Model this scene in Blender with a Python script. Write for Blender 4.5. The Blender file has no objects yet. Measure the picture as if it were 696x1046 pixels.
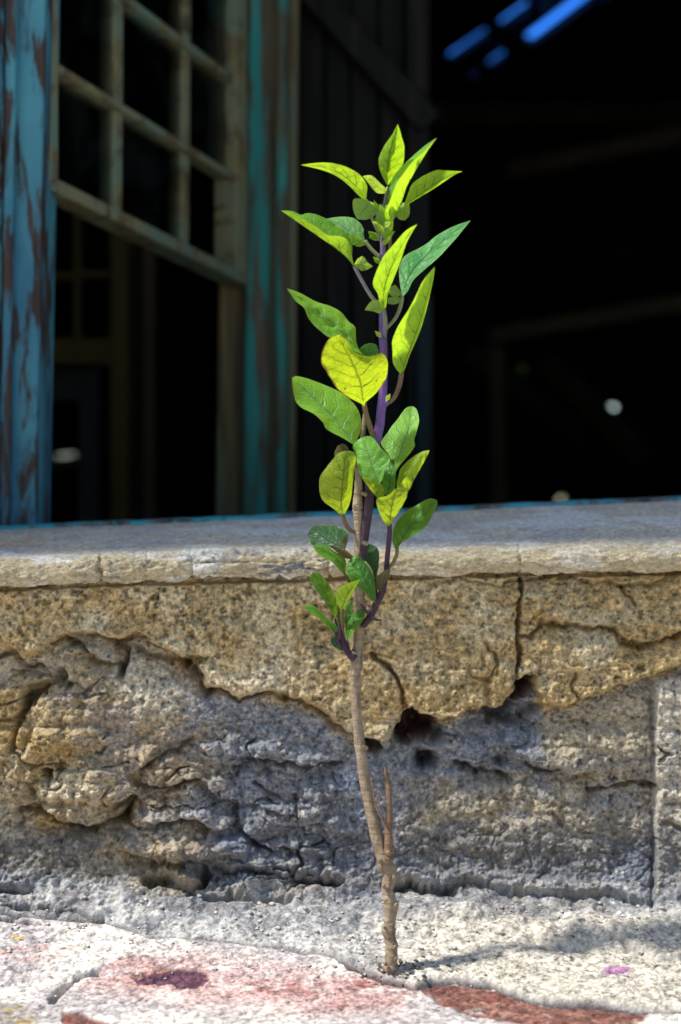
import bpy, math, random
import numpy as np
from mathutils import Vector, geometry

random.seed(7)
rng = np.random.RandomState(5)
scene = bpy.context.scene
COL = scene.collection
F = 1500.0                # focal length in photo pixels (photo 696 x 1046)
CX, CY = 348.0, 523.0
ZC = 0.2226               # camera height above the paving


def P(x, y, d):
    return ((x - CX) / F * d, d, ZC - (y - CY) / F * d)


# ------------------------------------------------------------------ noise
def _h(ix, iy, s):
    n = (ix * 374761393 + iy * 668265263 + s * 974634777) & 0xFFFFFFFF
    n = ((n ^ (n >> 13)) * 1274126177) & 0xFFFFFFFF
    n = ((n ^ (n >> 16)) * 2246822519) & 0xFFFFFFFF
    return ((n ^ (n >> 15)) & 0xFFFFFF) / float(0xFFFFFF)


def vn(x, y, s=0):
    x0 = np.floor(x); y0 = np.floor(y)
    fx = x - x0; fy = y - y0
    fx = fx * fx * fx * (fx * (fx * 6 - 15) + 10); fy = fy * fy * fy * (fy * (fy * 6 - 15) + 10)
    ix = x0.astype(np.int64) + 100000; iy = y0.astype(np.int64) + 100000
    a = _h(ix, iy, s); b = _h(ix + 1, iy, s); c = _h(ix, iy + 1, s); d = _h(ix + 1, iy + 1, s)
    return (a + (b - a) * fx) * (1 - fy) + (c + (d - c) * fx) * fy


def fbm(x, y, s=0, o=4, g=0.5):
    t = np.zeros_like(x); a = 1.0; n = 0.0
    for i in range(o):
        t += a * (vn(x, y, s + i * 17) - 0.5); n += a
        a *= g
        x, y = x * 1.62 + y * 1.25 + 3.1, y * 1.62 - x * 1.25 + 7.7
    return t / n * 2


def worley(x, y, s=0):
    x0 = np.floor(x).astype(np.int64) + 100000; y0 = np.floor(y).astype(np.int64) + 100000
    f1 = np.full(x.shape, 9.0); f2 = np.full(x.shape, 9.0); idv = np.zeros(x.shape)
    for i in (-1, 0, 1):
        for j in (-1, 0, 1):
            cx = x0 + i; cy = y0 + j
            dx = cx - 100000 + _h(cx, cy, s) - x; dy = cy - 100000 + _h(cx, cy, s + 1) - y
            d = np.sqrt(dx * dx + dy * dy)
            r = _h(cx, cy, s + 2)
            m = d < f1
            f2 = np.where(m, f1, np.minimum(f2, d))
            idv = np.where(m, r, idv)
            f1 = np.where(m, d, f1)
    return f1, f2, idv


def ss(a, b, x):
    t = np.clip((x - a) / (b - a), 0, 1)
    return t * t * (3 - 2 * t)


def pdist(px, py, pts, R=40):
    """distance to a polyline, cut off at R"""
    out = np.full(px.shape, 1e3)
    for (x0, y0), (x1, y1) in zip(pts[:-1], pts[1:]):
        m = (px > min(x0, x1) - R) & (px < max(x0, x1) + R) & (py > min(y0, y1) - R) & (py < max(y0, y1) + R)
        if not m.any():
            continue
        ax = px[m] - x0; ay = py[m] - y0
        bx = x1 - x0; by = y1 - y0
        t = np.clip((ax * bx + ay * by) / (bx * bx + by * by + 1e-9), 0, 1)
        out[m] = np.minimum(out[m], np.hypot(ax - t * bx, ay - t * by))
    return out


def inpoly(px, py, pts):
    c = np.zeros(px.shape, bool)
    n = len(pts)
    for i in range(n):
        x0, y0 = pts[i]; x1, y1 = pts[(i + 1) % n]
        if y0 == y1:
            continue
        k = ((y0 > py) != (y1 > py)) & (px < (x1 - x0) * (py - y0) / (y1 - y0) + x0)
        c ^= k
    return c


def polymask(px, py, pts, soft):
    """soft mask, 1 inside the polygon"""
    d = pdist(px, py, list(pts) + [pts[0]], R=soft * 3 + 5)
    ins = inpoly(px, py, pts)
    sd = np.where(ins, d, -d)
    return ss(-soft, soft, sd)


# ------------------------------------------------------------------ objects
def tag(o, label=None, cat=None, group=None, kind=None):
    if label: o['label'] = label
    if cat: o['category'] = cat
    if group: o['group'] = group
    if kind or label: o['kind'] = kind or 'thing'
    return o


def link(name, me, mat=None, parent=None):
    o = bpy.data.objects.new(name, me)
    COL.objects.link(o)
    if mat and me is not None:
        me.materials.append(mat)
    if parent is not None:
        o.parent = parent
        o.matrix_parent_inverse = parent.matrix_world.inverted()
    return o


def empty(name, loc):
    o = bpy.data.objects.new(name, None)
    o.location = loc
    o.empty_display_size = 0.02
    COL.objects.link(o)
    bpy.context.view_layer.update()
    return o


def grid_mesh(name, V, C=None, flip=False, uv=None):
    R, K = V.shape[:2]
    me = bpy.data.meshes.new(name)
    me.vertices.add(R * K)
    me.vertices.foreach_set('co', V.reshape(-1).astype(np.float32))
    i = np.arange(R * K).reshape(R, K)
    q = np.stack([i[:-1, :-1], i[:-1, 1:], i[1:, 1:], i[1:, :-1]], -1).reshape(-1, 4)
    if flip:
        q = q[:, ::-1]
    n = len(q)
    me.loops.add(n * 4); me.polygons.add(n)
    me.loops.foreach_set('vertex_index', q.reshape(-1).astype(np.int32))
    me.polygons.foreach_set('loop_start', (np.arange(n) * 4).astype(np.int32))
    me.polygons.foreach_set('loop_total', np.full(n, 4, np.int32))
    me.polygons.foreach_set('use_smooth', np.ones(n, bool))
    me.update(calc_edges=True)
    if C is not None:
        a = me.color_attributes.new('Col', 'FLOAT_COLOR', 'POINT')
        cc = np.ones((R * K, 4), np.float32); cc[:, :3] = C.reshape(-1, 3)
        a.data.foreach_set('color', cc.reshape(-1))
    if uv is not None:
        l = me.uv_layers.new(name='UVMap')
        l.data.foreach_set('uv', uv.reshape(-1, 2)[q.reshape(-1)].reshape(-1).astype(np.float32))
    return me


class MB:
    def __init__(s): s.v = []; s.f = []
    def hexa(s, p):      # 8 points: 4 bottom ring, 4 top ring
        b = len(s.v); s.v += [tuple(q) for q in p]
        for f in ((0, 3, 2, 1), (4, 5, 6, 7), (0, 1, 5, 4), (1, 2, 6, 5), (2, 3, 7, 6), (3, 0, 4, 7)):
            s.f.append(tuple(b + k for k in f))
    def box(s, x0, x1, y0, y1, z0, z1):
        s.hexa([(x0, y0, z0), (x1, y0, z0), (x1, y1, z0), (x0, y1, z0), (x0, y0, z1), (x1, y0, z1), (x1, y1, z1), (x0, y1, z1)])
    def bar(s, a, b, w, h, up=(0, 0, 1)):
        """bar from a to b; w across, h along up"""
        a = Vector(a); b = Vector(b); t = (b - a).normalized()
        sd = t.cross(Vector(up)).normalized(); u = sd.cross(t).normalized()
        p = []
        for c in (a, b):
            p += [c - sd * w / 2 - u * h / 2, c + sd * w / 2 - u * h / 2, c + sd * w / 2 + u * h / 2, c - sd * w / 2 + u * h / 2]
        s.hexa(p)
    def build(s, name, mat, parent=None, bevel=0.0):
        me = bpy.data.meshes.new(name); me.from_pydata(s.v, [], s.f); me.update()
        o = link(name, me, mat, parent)
        if bevel:
            m = o.modifiers.new('bevel', 'BEVEL'); m.width = bevel; m.segments = 2
        return o


def tube_mesh(name, pts, rad, sides=12, bump=0.0, seed=0, sub=6):
    """smooth tapered tube through 3-D points"""
    pts = [Vector(p) for p in pts]
    Q = []; Rr = []
    n = len(pts)
    for i in range(n - 1):
        p0 = pts[max(i - 1, 0)]; p1 = pts[i]; p2 = pts[i + 1]; p3 = pts[min(i + 2, n - 1)]
        for k in range(sub):
            t = k / sub
            Q.append(0.5 * ((2 * p1) + (p2 - p0) * t + (2 * p0 - 5 * p1 + 4 * p2 - p3) * t * t + (3 * p1 - p0 - 3 * p2 + p3) * t ** 3))
            Rr.append(rad[i] + (rad[i + 1] - rad[i]) * t)
    Q.append(pts[-1]); Rr.append(rad[-1])
    v = []; f = []
    ref = Vector((0, -1, 0.01))
    for i, q in enumerate(Q):
        t = (Q[min(i + 1, len(Q) - 1)] - Q[max(i - 1, 0)]).normalized()
        a = t.cross(ref)
        if a.length < 1e-3: a = t.cross(Vector((1, 0, 0)))
        a.normalize(); b = t.cross(a).normalized()
        for k in range(sides):
            th = 2 * math.pi * k / sides
            r = Rr[i]
            if bump:
                r *= 1 + bump * (float(vn(np.array([i * 0.45]), np.array([k * 0.5 + seed * 9.0]), seed)[0]) - 0.5) + bump * 1.2 * max(0, float(vn(np.array([i * 0.22]), np.array([seed * 3.3]), seed + 5)[0]) - 0.55)
            v.append(q + a * (math.cos(th) * r) + b * (math.sin(th) * r))
    for i in range(len(Q) - 1):
        for k in range(sides):
            f.append((i * sides + k, i * sides + (k + 1) % sides, (i + 1) * sides + (k + 1) % sides, (i + 1) * sides + k))
    f.append(tuple(range(sides))[::-1]); f.append(tuple((len(Q) - 1) * sides + k for k in range(sides)))
    me = bpy.data.meshes.new(name); me.from_pydata(v, [], f); me.update()
    for p in me.polygons: p.use_smooth = True
    return me


# ------------------------------------------------------------------ materials
def new_mat(name):
    m = bpy.data.materials.new(name); m.use_nodes = True
    nt = m.node_tree
    for n in list(nt.nodes): nt.nodes.remove(n)
    out = nt.nodes.new('ShaderNodeOutputMaterial')
    return m, nt, out


def N(nt, t, **kw):
    n = nt.nodes.new(t)
    for k, v in kw.items(): setattr(n, k, v)
    return n


def mathn(nt, op, a, b=None, c=None, clamp=False):
    n = N(nt, 'ShaderNodeMath', operation=op); n.use_clamp = clamp
    for i, v in enumerate((a, b, c)):
        if v is None: continue
        if isinstance(v, (int, float)): n.inputs[i].default_value = v
        else: nt.links.new(v, n.inputs[i])
    return n.outputs[0]


def mixc(nt, fac, a, b, mode='MIX'):
    n = N(nt, 'ShaderNodeMix', data_type='RGBA', blend_type=mode)
    for s, v in ((n.inputs[0], fac), (n.inputs[6], a), (n.inputs[7], b)):
        if isinstance(v, (int, float)): s.default_value = v
        elif isinstance(v, (tuple, list)): s.default_value = tuple(v) + ((1,) if len(v) == 3 else ())
        else: nt.links.new(v, s)
    return n.outputs[2]


def ramp(nt, f, *stops):
    n = N(nt, 'ShaderNodeValToRGB')
    e = n.color_ramp.elements
    while len(e) < len(stops): e.new(0.5)
    for el, (p, c) in zip(e, stops):
        el.position = p; el.color = tuple(c) + (1,) if len(c) == 3 else c
    nt.links.new(f, n.inputs[0])
    return n.outputs[0]


def noise(nt, scale, detail=4, rough=0.55, vec=None, dist=0.0):
    n = N(nt, 'ShaderNodeTexNoise')
    n.inputs['Scale'].default_value = scale; n.inputs['Detail'].default_value = detail
    n.inputs['Roughness'].default_value = rough; n.inputs['Distortion'].default_value = dist
    if vec is not None: nt.links.new(vec, n.inputs['Vector'])
    return n.outputs['Fac']


def objco(nt, scale=(1, 1, 1)):
    g = N(nt, 'ShaderNodeTexCoord'); m = N(nt, 'ShaderNodeMapping')
    m.inputs['Scale'].default_value = scale
    nt.links.new(g.outputs['Object'], m.inputs[0])
    return m.outputs[0]


def bump(nt, h, strength, dist):
    b = N(nt, 'ShaderNodeBump'); b.inputs['Strength'].default_value = strength; b.inputs['Distance'].default_value = dist
    nt.links.new(h, b.inputs['Height'])
    return b.outputs[0]


def principled(nt, out, col, rough=0.8, spec=0.3, nrm=None):
    p = N(nt, 'ShaderNodeBsdfPrincipled')
    if isinstance(col, (tuple, list)): p.inputs['Base Color'].default_value = tuple(col) + (1,)
    else: nt.links.new(col, p.inputs['Base Color'])
    if isinstance(rough, (int, float)): p.inputs['Roughness'].default_value = rough
    else: nt.links.new(rough, p.inputs['Roughness'])
    p.inputs['Specular IOR Level'].default_value = spec
    if nrm is not None: nt.links.new(nrm, p.inputs['Normal'])
    if out is not None: nt.links.new(p.outputs[0], out.inputs[0])
    return p


def mat_masonry(name, grain=1.0):
    """albedo comes from the mesh (kinds of mortar, paint and brick, some painted shade); sand grains are added here"""
    m, nt, out = new_mat(name)
    a = N(nt, 'ShaderNodeVertexColor', layer_name='Col')
    v = objco(nt)
    g1 = noise(nt, 900, 2, 0.6, v); g2 = noise(nt, 420, 3, 0.6, v)
    vo = N(nt, 'ShaderNodeTexVoronoi'); vo.inputs['Scale'].default_value = 620
    nt.links.new(v, vo.inputs['Vector'])
    k = ramp(nt, g1, (0.30, (0.45, 0.44, 0.43)), (0.5, (1, 1, 1)), (0.72, (1.5, 1.45, 1.35)))
    c = mixc(nt, 0.55 * grain, a.outputs['Color'], k, 'MULTIPLY')
    k2 = ramp(nt, g2, (0.28, (0.5, 0.5, 0.52)), (0.48, (1, 1, 1)), (0.75, (1.25, 1.2, 1.1)))
    c = mixc(nt, 0.7 * grain, c, k2, 'MULTIPLY')
    h = mathn(nt, 'ADD', mathn(nt, 'MULTIPLY', vo.outputs['Distance'], 0.5), mathn(nt, 'ADD', g1, g2))
    principled(nt, out, c, 0.93, 0.15, bump(nt, h, 0.6 * grain, 0.0009))
    return m


def mat_flaked(name, wood, paint, paint2, amount, stretch=(60, 60, 5), dark=(0.03, 0.025, 0.02)):
    """weathered timber with flaking paint"""
    m, nt, out = new_mat(name)
    v = objco(nt, stretch); v2 = objco(nt, (stretch[0] * 3, stretch[1] * 3, stretch[2]))
    n1 = noise(nt, 1.0, 5, 0.62, v, 0.4); n2 = noise(nt, 1.0, 4, 0.6, v2); n3 = noise(nt, 0.45, 3, 0.5, v)
    wcol = mixc(nt, ramp(nt, n2, (0.3, (0, 0, 0)), (0.7, (1, 1, 1))), dark, wood)
    pcol = mixc(nt, ramp(nt, n3, (0.35, (0, 0, 0)), (0.65, (1, 1, 1))), paint, paint2)
    fac = ramp(nt, n1, (amount - 0.04, (1, 1, 1)), (amount + 0.04, (0, 0, 0)))
    c = mixc(nt, fac, wcol, pcol)
    h = mathn(nt, 'ADD', mathn(nt, 'MULTIPLY', fac, 0.6), mathn(nt, 'MULTIPLY', n2, 0.6))
    principled(nt, out, c, 0.7, 0.3, bump(nt, h, 0.5, 0.001))
    return m


def mat_plain(name, c1, c2, scale=(8, 8, 8), rough=0.9, b=0.3, bd=0.003):
    m, nt, out = new_mat(name)
    n = noise(nt, 1.0, 5, 0.6, objco(nt, scale))
    principled(nt, out, mixc(nt, ramp(nt, n, (0.3, (0, 0, 0)), (0.7, (1, 1, 1))), c1, c2), rough, 0.2, bump(nt, n, b, bd))
    return m


def mat_glass():
    m, nt, out = new_mat('dusty_glass')
    t = N(nt, 'ShaderNodeBsdfTransparent'); t.inputs[0].default_value = (0.75, 0.8, 0.78, 1)
    g = N(nt, 'ShaderNodeBsdfGlossy'); g.inputs['Roughness'].default_value = 0.06
    d = N(nt, 'ShaderNodeBsdfDiffuse'); d.inputs[0].default_value = (0.25, 0.27, 0.26, 1)
    fr = N(nt, 'ShaderNodeFresnel'); fr.inputs[0].default_value = 1.45
    a = N(nt, 'ShaderNodeMixShader'); b = N(nt, 'ShaderNodeMixShader')
    nt.links.new(fr.outputs[0], a.inputs[0]); nt.links.new(t.outputs[0], a.inputs[1]); nt.links.new(g.outputs[0], a.inputs[2])
    n = noise(nt, 22, 5, 0.6, objco(nt))
    k = ramp(nt, n, (0.5, (0, 0, 0)), (0.8, (0.04, 0.04, 0.04)))
    nt.links.new(k, b.inputs[0]); nt.links.new(a.outputs[0], b.inputs[1]); nt.links.new(d.outputs[0], b.inputs[2])
    nt.links.new(b.outputs[0], out.inputs[0])
    return m


def mat_leaf(name, top, under, trans, vein_u, vein_t, tfac=0.5, edge=None, spots=0.0):
    m, nt, out = new_mat(name)
    uv = N(nt, 'ShaderNodeUVMap', uv_map='UVMap')
    sp = N(nt, 'ShaderNodeSeparateXYZ'); nt.links.new(uv.outputs[0], sp.inputs[0])
    oi = N(nt, 'ShaderNodeObjectInfo')
    v3 = objco(nt)
    wob = mathn(nt, 'SUBTRACT', noise(nt, 160, 2, 0.5, v3), 0.5)
    a = mathn(nt, 'ABSOLUTE', mathn(nt, 'ADD', mathn(nt, 'SUBTRACT', mathn(nt, 'MULTIPLY', sp.outputs[0], 2.0), 1.0), mathn(nt, 'MULTIPLY', wob, 0.10)))
    # midrib, side veins that sweep forward, fine net
    mid = mathn(nt, 'SUBTRACT', 1.0, mathn(nt, 'DIVIDE', a, mathn(nt, 'SUBTRACT', 0.085, mathn(nt, 'MULTIPLY', sp.outputs[1], 0.05))), clamp=True)
    ph = mathn(nt, 'ADD', mathn(nt, 'SUBTRACT', mathn(nt, 'MULTIPLY', sp.outputs[1], 6.5), mathn(nt, 'MULTIPLY', mathn(nt, 'POWER', a, 1.25), 1.35)), mathn(nt, 'MULTIPLY', wob, 0.75))
    fr = mathn(nt, 'ABSOLUTE', mathn(nt, 'SUBTRACT', mathn(nt, 'FRACT', ph), 0.5))
    lat = mathn(nt, 'SUBTRACT', 1.0, mathn(nt, 'DIVIDE', fr, 0.075), clamp=True)
    lat = mathn(nt, 'MULTIPLY', lat, mathn(nt, 'SUBTRACT', 1.05, a, clamp=True))
    vo = N(nt, 'ShaderNodeTexVoronoi', feature='DISTANCE_TO_EDGE'); vo.inputs['Scale'].default_value = 260
    nt.links.new(v3, vo.inputs['Vector'])
    net = mathn(nt, 'MULTIPLY', mathn(nt, 'SUBTRACT', 1.0, mathn(nt, 'DIVIDE', vo.outputs['Distance'], 0.09), clamp=True), 0.2)
    vein = mathn(nt, 'MAXIMUM', mathn(nt, 'MAXIMUM', mid, mathn(nt, 'MULTIPLY', lat, 0.95)), net)
    mot = noise(nt, 120, 4, 0.6, v3); mot2 = noise(nt, 40, 3, 0.5, v3)
    def var(c):
        lo = tuple(x * 0.72 for x in c); hi = (c[0] * 1.35, c[1] * 1.15, c[2] * 1.0)
        c1 = mixc(nt, ramp(nt, mot2, (0.3, (0, 0, 0)), (0.7, (1, 1, 1))), lo, hi)
        return mixc(nt, mathn(nt, 'MULTIPLY', ramp(nt, mot, (0.4, (0, 0, 0)), (0.75, (1, 1, 1))), 0.25), c1, (min(1, c[0] * 1.7), min(1, c[1] * 1.3), c[2]))
    ct = mixc(nt, mathn(nt, 'MULTIPLY', vein, 0.55), var(top), vein_t)
    cu = mixc(nt, mathn(nt, 'MULTIPLY', vein, 0.62), var(under), vein_u)
    tr = mixc(nt, mathn(nt, 'MULTIPLY', vein, 0.62), var(trans), tuple(x * 0.55 for x in vein_u))
    if edge:
        ed = mathn(nt, 'MULTIPLY', mathn(nt, 'GREATER_THAN', mathn(nt, 'ADD', a, mathn(nt, 'MULTIPLY', wob, 0.35)), 0.95), 0.8)
        ct = mixc(nt, ed, ct, edge); cu = mixc(nt, ed, cu, edge); tr = mixc(nt, ed, tr, edge)
    rim = mathn(nt, 'MULTIPLY', mathn(nt, 'GREATER_THAN', mathn(nt, 'ADD', a, mathn(nt, 'MULTIPLY', wob, 0.12)), 0.955), 0.45)
    ct = mixc(nt, rim, ct, (.34, .42, .16)); cu = mixc(nt, rim, cu, (.36, .38, .14))
    tipm = mathn(nt, 'MULTIPLY', mathn(nt, 'GREATER_THAN', mathn(nt, 'ADD', sp.outputs[1], mathn(nt, 'MULTIPLY', wob, 0.06)), 0.972), 0.7)
    ct = mixc(nt, tipm, ct, (.30, .20, .10)); cu = mixc(nt, tipm, cu, (.32, .20, .10))
    if spots:
        sk = ramp(nt, noise(nt, 420, 2, 0.5, v3), (0.70, (0, 0, 0)), (0.74, (spots,) * 3))
        ct = mixc(nt, sk, ct, (0.08, 0.05, 0.02)); cu = mixc(nt, sk, cu, (0.10, 0.05, 0.02)); tr = mixc(nt, sk, tr, (0.05, 0.02, 0.01))
    ge = N(nt, 'ShaderNodeNewGeometry')
    col = mixc(nt, ge.outputs['Backfacing'], ct, cu)
    hb = mathn(nt, 'ADD', mathn(nt, 'MULTIPLY', vein, -1.0), mathn(nt, 'MULTIPLY', mot, 0.5))
    nr = bump(nt, hb, 0.7, 0.0011)
    p = principled(nt, None, col, 0.47, 0.32, nr)
    t = N(nt, 'ShaderNodeBsdfTranslucent'); nt.links.new(tr, t.inputs[0]); nt.links.new(nr, t.inputs['Normal'])
    mx = N(nt, 'ShaderNodeMixShader'); mx.inputs[0].default_value = tfac
    nt.links.new(p.outputs[0], mx.inputs[1]); nt.links.new(t.outputs[0], mx.inputs[2])
    nt.links.new(mx.outputs[0], out.inputs[0])
    return m


def mat_bark(name, c1, c2, c3, b=0.6):
    m, nt, out = new_mat(name)
    v = objco(nt, (1, 1, 0.35)); vr = objco(nt, (.25, .25, 1.6))
    n1 = noise(nt, 260, 4, 0.6, v); n2 = noise(nt, 900, 3, 0.6, v); n3 = noise(nt, 60, 3, 0.5, objco(nt))
    c = mixc(nt, ramp(nt, n3, (0.35, (0, 0, 0)), (0.65, (1, 1, 1))), c1, c2)
    c = mixc(nt, ramp(nt, n1, (0.58, (0, 0, 0)), (0.68, (0.75,) * 3)), c, c3)
    rg = noise(nt, 300, 3, .6, vr)
    c = mixc(nt, ramp(nt, rg, (.35, (.45, .45, .45)), (.55, (0, 0, 0))), c, c3)
    h = mathn(nt, 'ADD', mathn(nt, 'ADD', n1, mathn(nt, 'MULTIPLY', rg, .9)), mathn(nt, 'MULTIPLY', n2, 0.5))
    principled(nt, out, c, 0.62, 0.3, bump(nt, h, b, 0.0012))
    return m


M_wall = mat_masonry('lime_plaster')
M_sill = mat_masonry('cement_render', 0.75)
M_pave = mat_masonry('limewashed_paving', 0.8)
M_bluewood = mat_flaked('flaking_blue_timber', (0.10, 0.065, 0.055), (0.045, 0.17, 0.27), (0.10, 0.36, 0.43), 0.52, (75, 75, 16))
M_teal = mat_flaked('teal_painted_timber', (0.16, 0.12, 0.075), (0.02, 0.22, 0.20), (0.05, 0.34, 0.30), 0.50, (60, 60, 7))
M_olive = mat_flaked('bare_timber', (0.26, 0.20, 0.085), (0.20, 0.18, 0.085), (0.12, 0.14, 0.09), 0.5)
M_sash = mat_flaked('old_sash_timber', (0.30, 0.25, 0.12), (0.25, 0.235, 0.115), (0.16, 0.24, 0.18), 0.52, (40, 40, 40))
M_rail = mat_flaked('turquoise_rail_paint', (0.2, 0.22, 0.23), (0.06, 0.30, 0.40), (0.03, 0.38, 0.48), 0.5, (45, 45, 45))
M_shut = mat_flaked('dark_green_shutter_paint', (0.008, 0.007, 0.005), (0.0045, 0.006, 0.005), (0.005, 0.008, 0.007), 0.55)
M_shutedge = mat_flaked('worn_teal_edge', (0.02, 0.02, 0.02), (0.010, 0.030, 0.036), (0.012, 0.038, 0.046), 0.5)
M_darkroom = mat_plain('dark_room_plaster', (0.02, 0.018, 0.015), (0.055, 0.048, 0.04), (2, 2, 2))  # very dark base colour for the whole room
M_darkwood = mat_plain('dusty_dark_timber', (0.09, 0.078, 0.05), (0.18, 0.155, 0.10), (6, 6, 3))
M_innerwood = mat_plain('yellowed_timber', (0.15, 0.12, 0.045), (0.24, 0.19, 0.075), (10, 10, 2))
M_innerdoor = mat_plain('grey_door_paint', (0.07, 0.08, 0.085), (0.12, 0.135, 0.14), (10, 10, 2))
M_roof = mat_plain('rusted_sheet', (0.05, 0.035, 0.03), (0.10, 0.08, 0.07), (4, 30, 4))
M_facade = mat_plain('facade_plaster', (0.30, 0.25, 0.16), (0.42, 0.36, 0.25), (12, 12, 12))
M_glass = mat_glass()
M_dirt = mat_plain('dry_earth', (0.16, 0.13, 0.10), (0.30, 0.26, 0.20), (3, 3, 3), b=0.5, bd=0.02)

# ------------------------------------------------------------------ wall + paving
# one profile runs down the wall face, round the mortar toe and out over the paving
prof = [(578, .780), (600, .780), (855, .780), (885, .779), (905, .774), (925, .764), (945, .749), (965, .732), (985, .7145), (1000, .702)]
pz = [(d, ZC - (y - CY) / F * d) for y, d in prof]
z_end = pz[-1][1]
pz += [(.690, z_end - .0012), (.675, z_end - .002), (.60, z_end - .003)]
pp = np.array(pz)
sarc = np.concatenate([[0], np.cumsum(np.hypot(np.diff(pp[:, 0]), np.diff(pp[:, 1])))])
STEP = 0.00050
sf = np.arange(0, sarc[-1], STEP)
# smooth the profile
k = np.exp(-np.linspace(-2, 2, 41) ** 2); k /= k.sum()
def smooth_prof(a):
    b = np.interp(sf, sarc, a)
    pad = np.concatenate([2 * b[0] - b[20:0:-1], b, 2 * b[-1] - b[-2:-22:-1]])
    return np.convolve(pad, k, 'valid')
d_row = smooth_prof(pp[:, 0]); z_row = smooth_prof(pp[:, 1])
ext = np.concatenate([np.geomspace(.004, 1.0, 26).cumsum()])
d_row = np.concatenate([d_row, d_row[-1] - ext]); z_row = np.concatenate([z_row, np.full(len(ext), z_row[-1])])
td = np.gradient(d_row); tz = np.gradient(z_row)
ln = np.hypot(td, tz) + 1e-12
n_d, n_z = tz / ln, -td / ln              # outward normal (towards camera / up)
xin = np.arange(-0.215, 0.2151, 0.00052)
g = np.geomspace(.001, .6, 34).cumsum()
X1 = np.concatenate([(-0.215 - g)[::-1], xin, 0.215 + g])
XX, DD = np.meshgrid(X1, d_row); _, ZZ = np.meshgrid(X1, z_row)
ND = np.repeat(n_d[:, None], len(X1), 1); NZ = np.repeat(n_z[:, None], len(X1), 1)
DS = np.maximum(DD, .45)
px = CX + XX * F / DS
py = CY - (ZZ - ZC) * F / DS
py = np.where(DD < .45, 1500 + (.45 - DD) * 900, py)
SXX = XX * 1923.; SYY = np.repeat(np.concatenate([sf, sf[-1] + ext])[:, None], len(X1), 1) * 1923.
DISP = np.zeros_like(px)                  # millimetres outwards

RAT = np.clip(np.abs(np.gradient(py, axis=0) / (np.gradient(SYY, axis=0) + 1e-9)), 0, 1.2)
wx = px + 7 * fbm(SXX / 34, SYY / 34, 1, 4) + 2.2 * fbm(SXX / 7, SYY / 7, 2, 2)
wy = py + RAT * (7 * fbm(SXX / 34, SYY / 34, 3, 4) + 2.2 * fbm(SXX / 7, SYY / 7, 4, 2))
wallm = 1 - ss(895, 932, py)              # wall face
gndm = ss(880, 915, py)                   # toe and paving

yB_pts = [(-400, 700), (-60, 668), (0, 660), (26, 668), (49, 655), (67, 648), (98, 648), (118, 656), (140, 646), (165, 660), (191, 676), (206, 697),
          (215, 707), (232, 703), (245, 711), (262, 708), (281, 707), (289, 714), (304, 720), (325, 730), (350, 741), (371, 756),
          (402, 758), (410, 738), (420, 722), (428, 730), (449, 733), (485, 730), (500, 725), (508, 729), (518, 717), (529, 694),
          (539, 688), (547, 688), (551, 707), (563, 721), (578, 722), (594, 713), (612, 709), (632, 699), (658, 691), (681, 683), (720, 672), (1100, 690)]
bx, by = np.array(yB_pts).T
yB = np.interp(wx, bx, by)
sd = wy - yB                               # >0 below the plaster edge
below = ss(-1.0, 1.6, sd)
rec_amp = np.interp(px, [-300, 0, 60, 190, 230, 330, 400, 440, 540, 560, 696, 1000], [6, 6, 7, 8, 7, 7, 9, 14, 14, 9, 8, 8])
rec_len = np.interp(px, [0, 190, 300, 430, 520, 600, 700], [16, 18, 40, 60, 60, 34, 30])
DISP -= below * rec_amp * (0.42 + 0.58 * np.exp(-np.maximum(sd, 0) / rec_len)) * wallm
DISP += 1.3 * np.exp(-((sd + 7) / 8) ** 2) * wallm      # plump lower lip of the plaster
# large undulation
DISP += (2.2 * fbm(px / 90, py / 70, 11, 3) + 1.0 * fbm(px / 30, py / 24, 12, 3)) * wallm
upper_smooth = 1 - below
# crumbly broken core
cru = polymask(wx, wy, [(120, 745), (160, 755), (240, 745), (330, 770), (350, 800), (345, 900), (200, 925), (130, 860), (125, 800)], 22)
cru = np.maximum(cru, 0.75 * polymask(wx, wy, [(380, 742), (440, 735), (525, 720), (560, 740), (520, 800), (430, 795), (380, 775)], 14))
cru = np.maximum(cru, 0.85 * polymask(wx, wy, [(-50, 670), (60, 670), (120, 700), (125, 840), (-50, 850)], 22))
cru = np.maximum(cru, 0.25 * below)
qx = px + .45 * (wx - px) + 5 * fbm(px / 26, py / 20, 21, 3); qy = py + .45 * (wy - py) + 4 * fbm(px / 26, py / 20, 22, 3)
def billow(sx, sy, sd_, o=3):
    t = np.zeros_like(px); a_ = 1.0; n_ = 0
    for i_ in range(o):
        t += a_ * np.abs(2 * vn(qx / sx * 2 ** i_ + 3.3 * i_, qy / sy * 2 ** i_ + 5.1 * i_, sd_ + i_) - 1) ** .75; n_ += a_; a_ *= .5
    return t / n_
def popcorn(sx, sy, sd_):
    a1, a2, idd = worley(qx / sx, qy / sy, sd_)
    return np.sqrt(np.clip(1 - (a1 * 1.12) ** 2, 0, 1)) * (.45 + 1.1 * idd)
bl1 = billow(54, 30, 31, 4)
DISP += cru * wallm * (8.0 * (bl1 - .45) + 6.5 * (popcorn(30, 20, 131) - .6) + 3.4 * (popcorn(13, 10, 134) - .6))
crw = np.clip(cru + .30 * below + .45 * (1 - below) * ss(395, 450, px), 0, 1)
DISP += crw * wallm * (2.0 * (popcorn(6.5, 5.5, 137) - .6) + (1 - cru) * 2.4 * (popcorn(20, 15, 140) - .6))
DISP += below * wallm * (1 - cru) * 4.0 * (billow(60, 34, 51, 4) - .45)
DISP -= cru * wallm * 5.0 * (1 - ss(.02, .10, np.abs(fbm(qx / 40, qy / 22, 46, 2)))) * ss(.45, .6, vn(qx / 30, qy / 30, 47) + .1)
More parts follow.
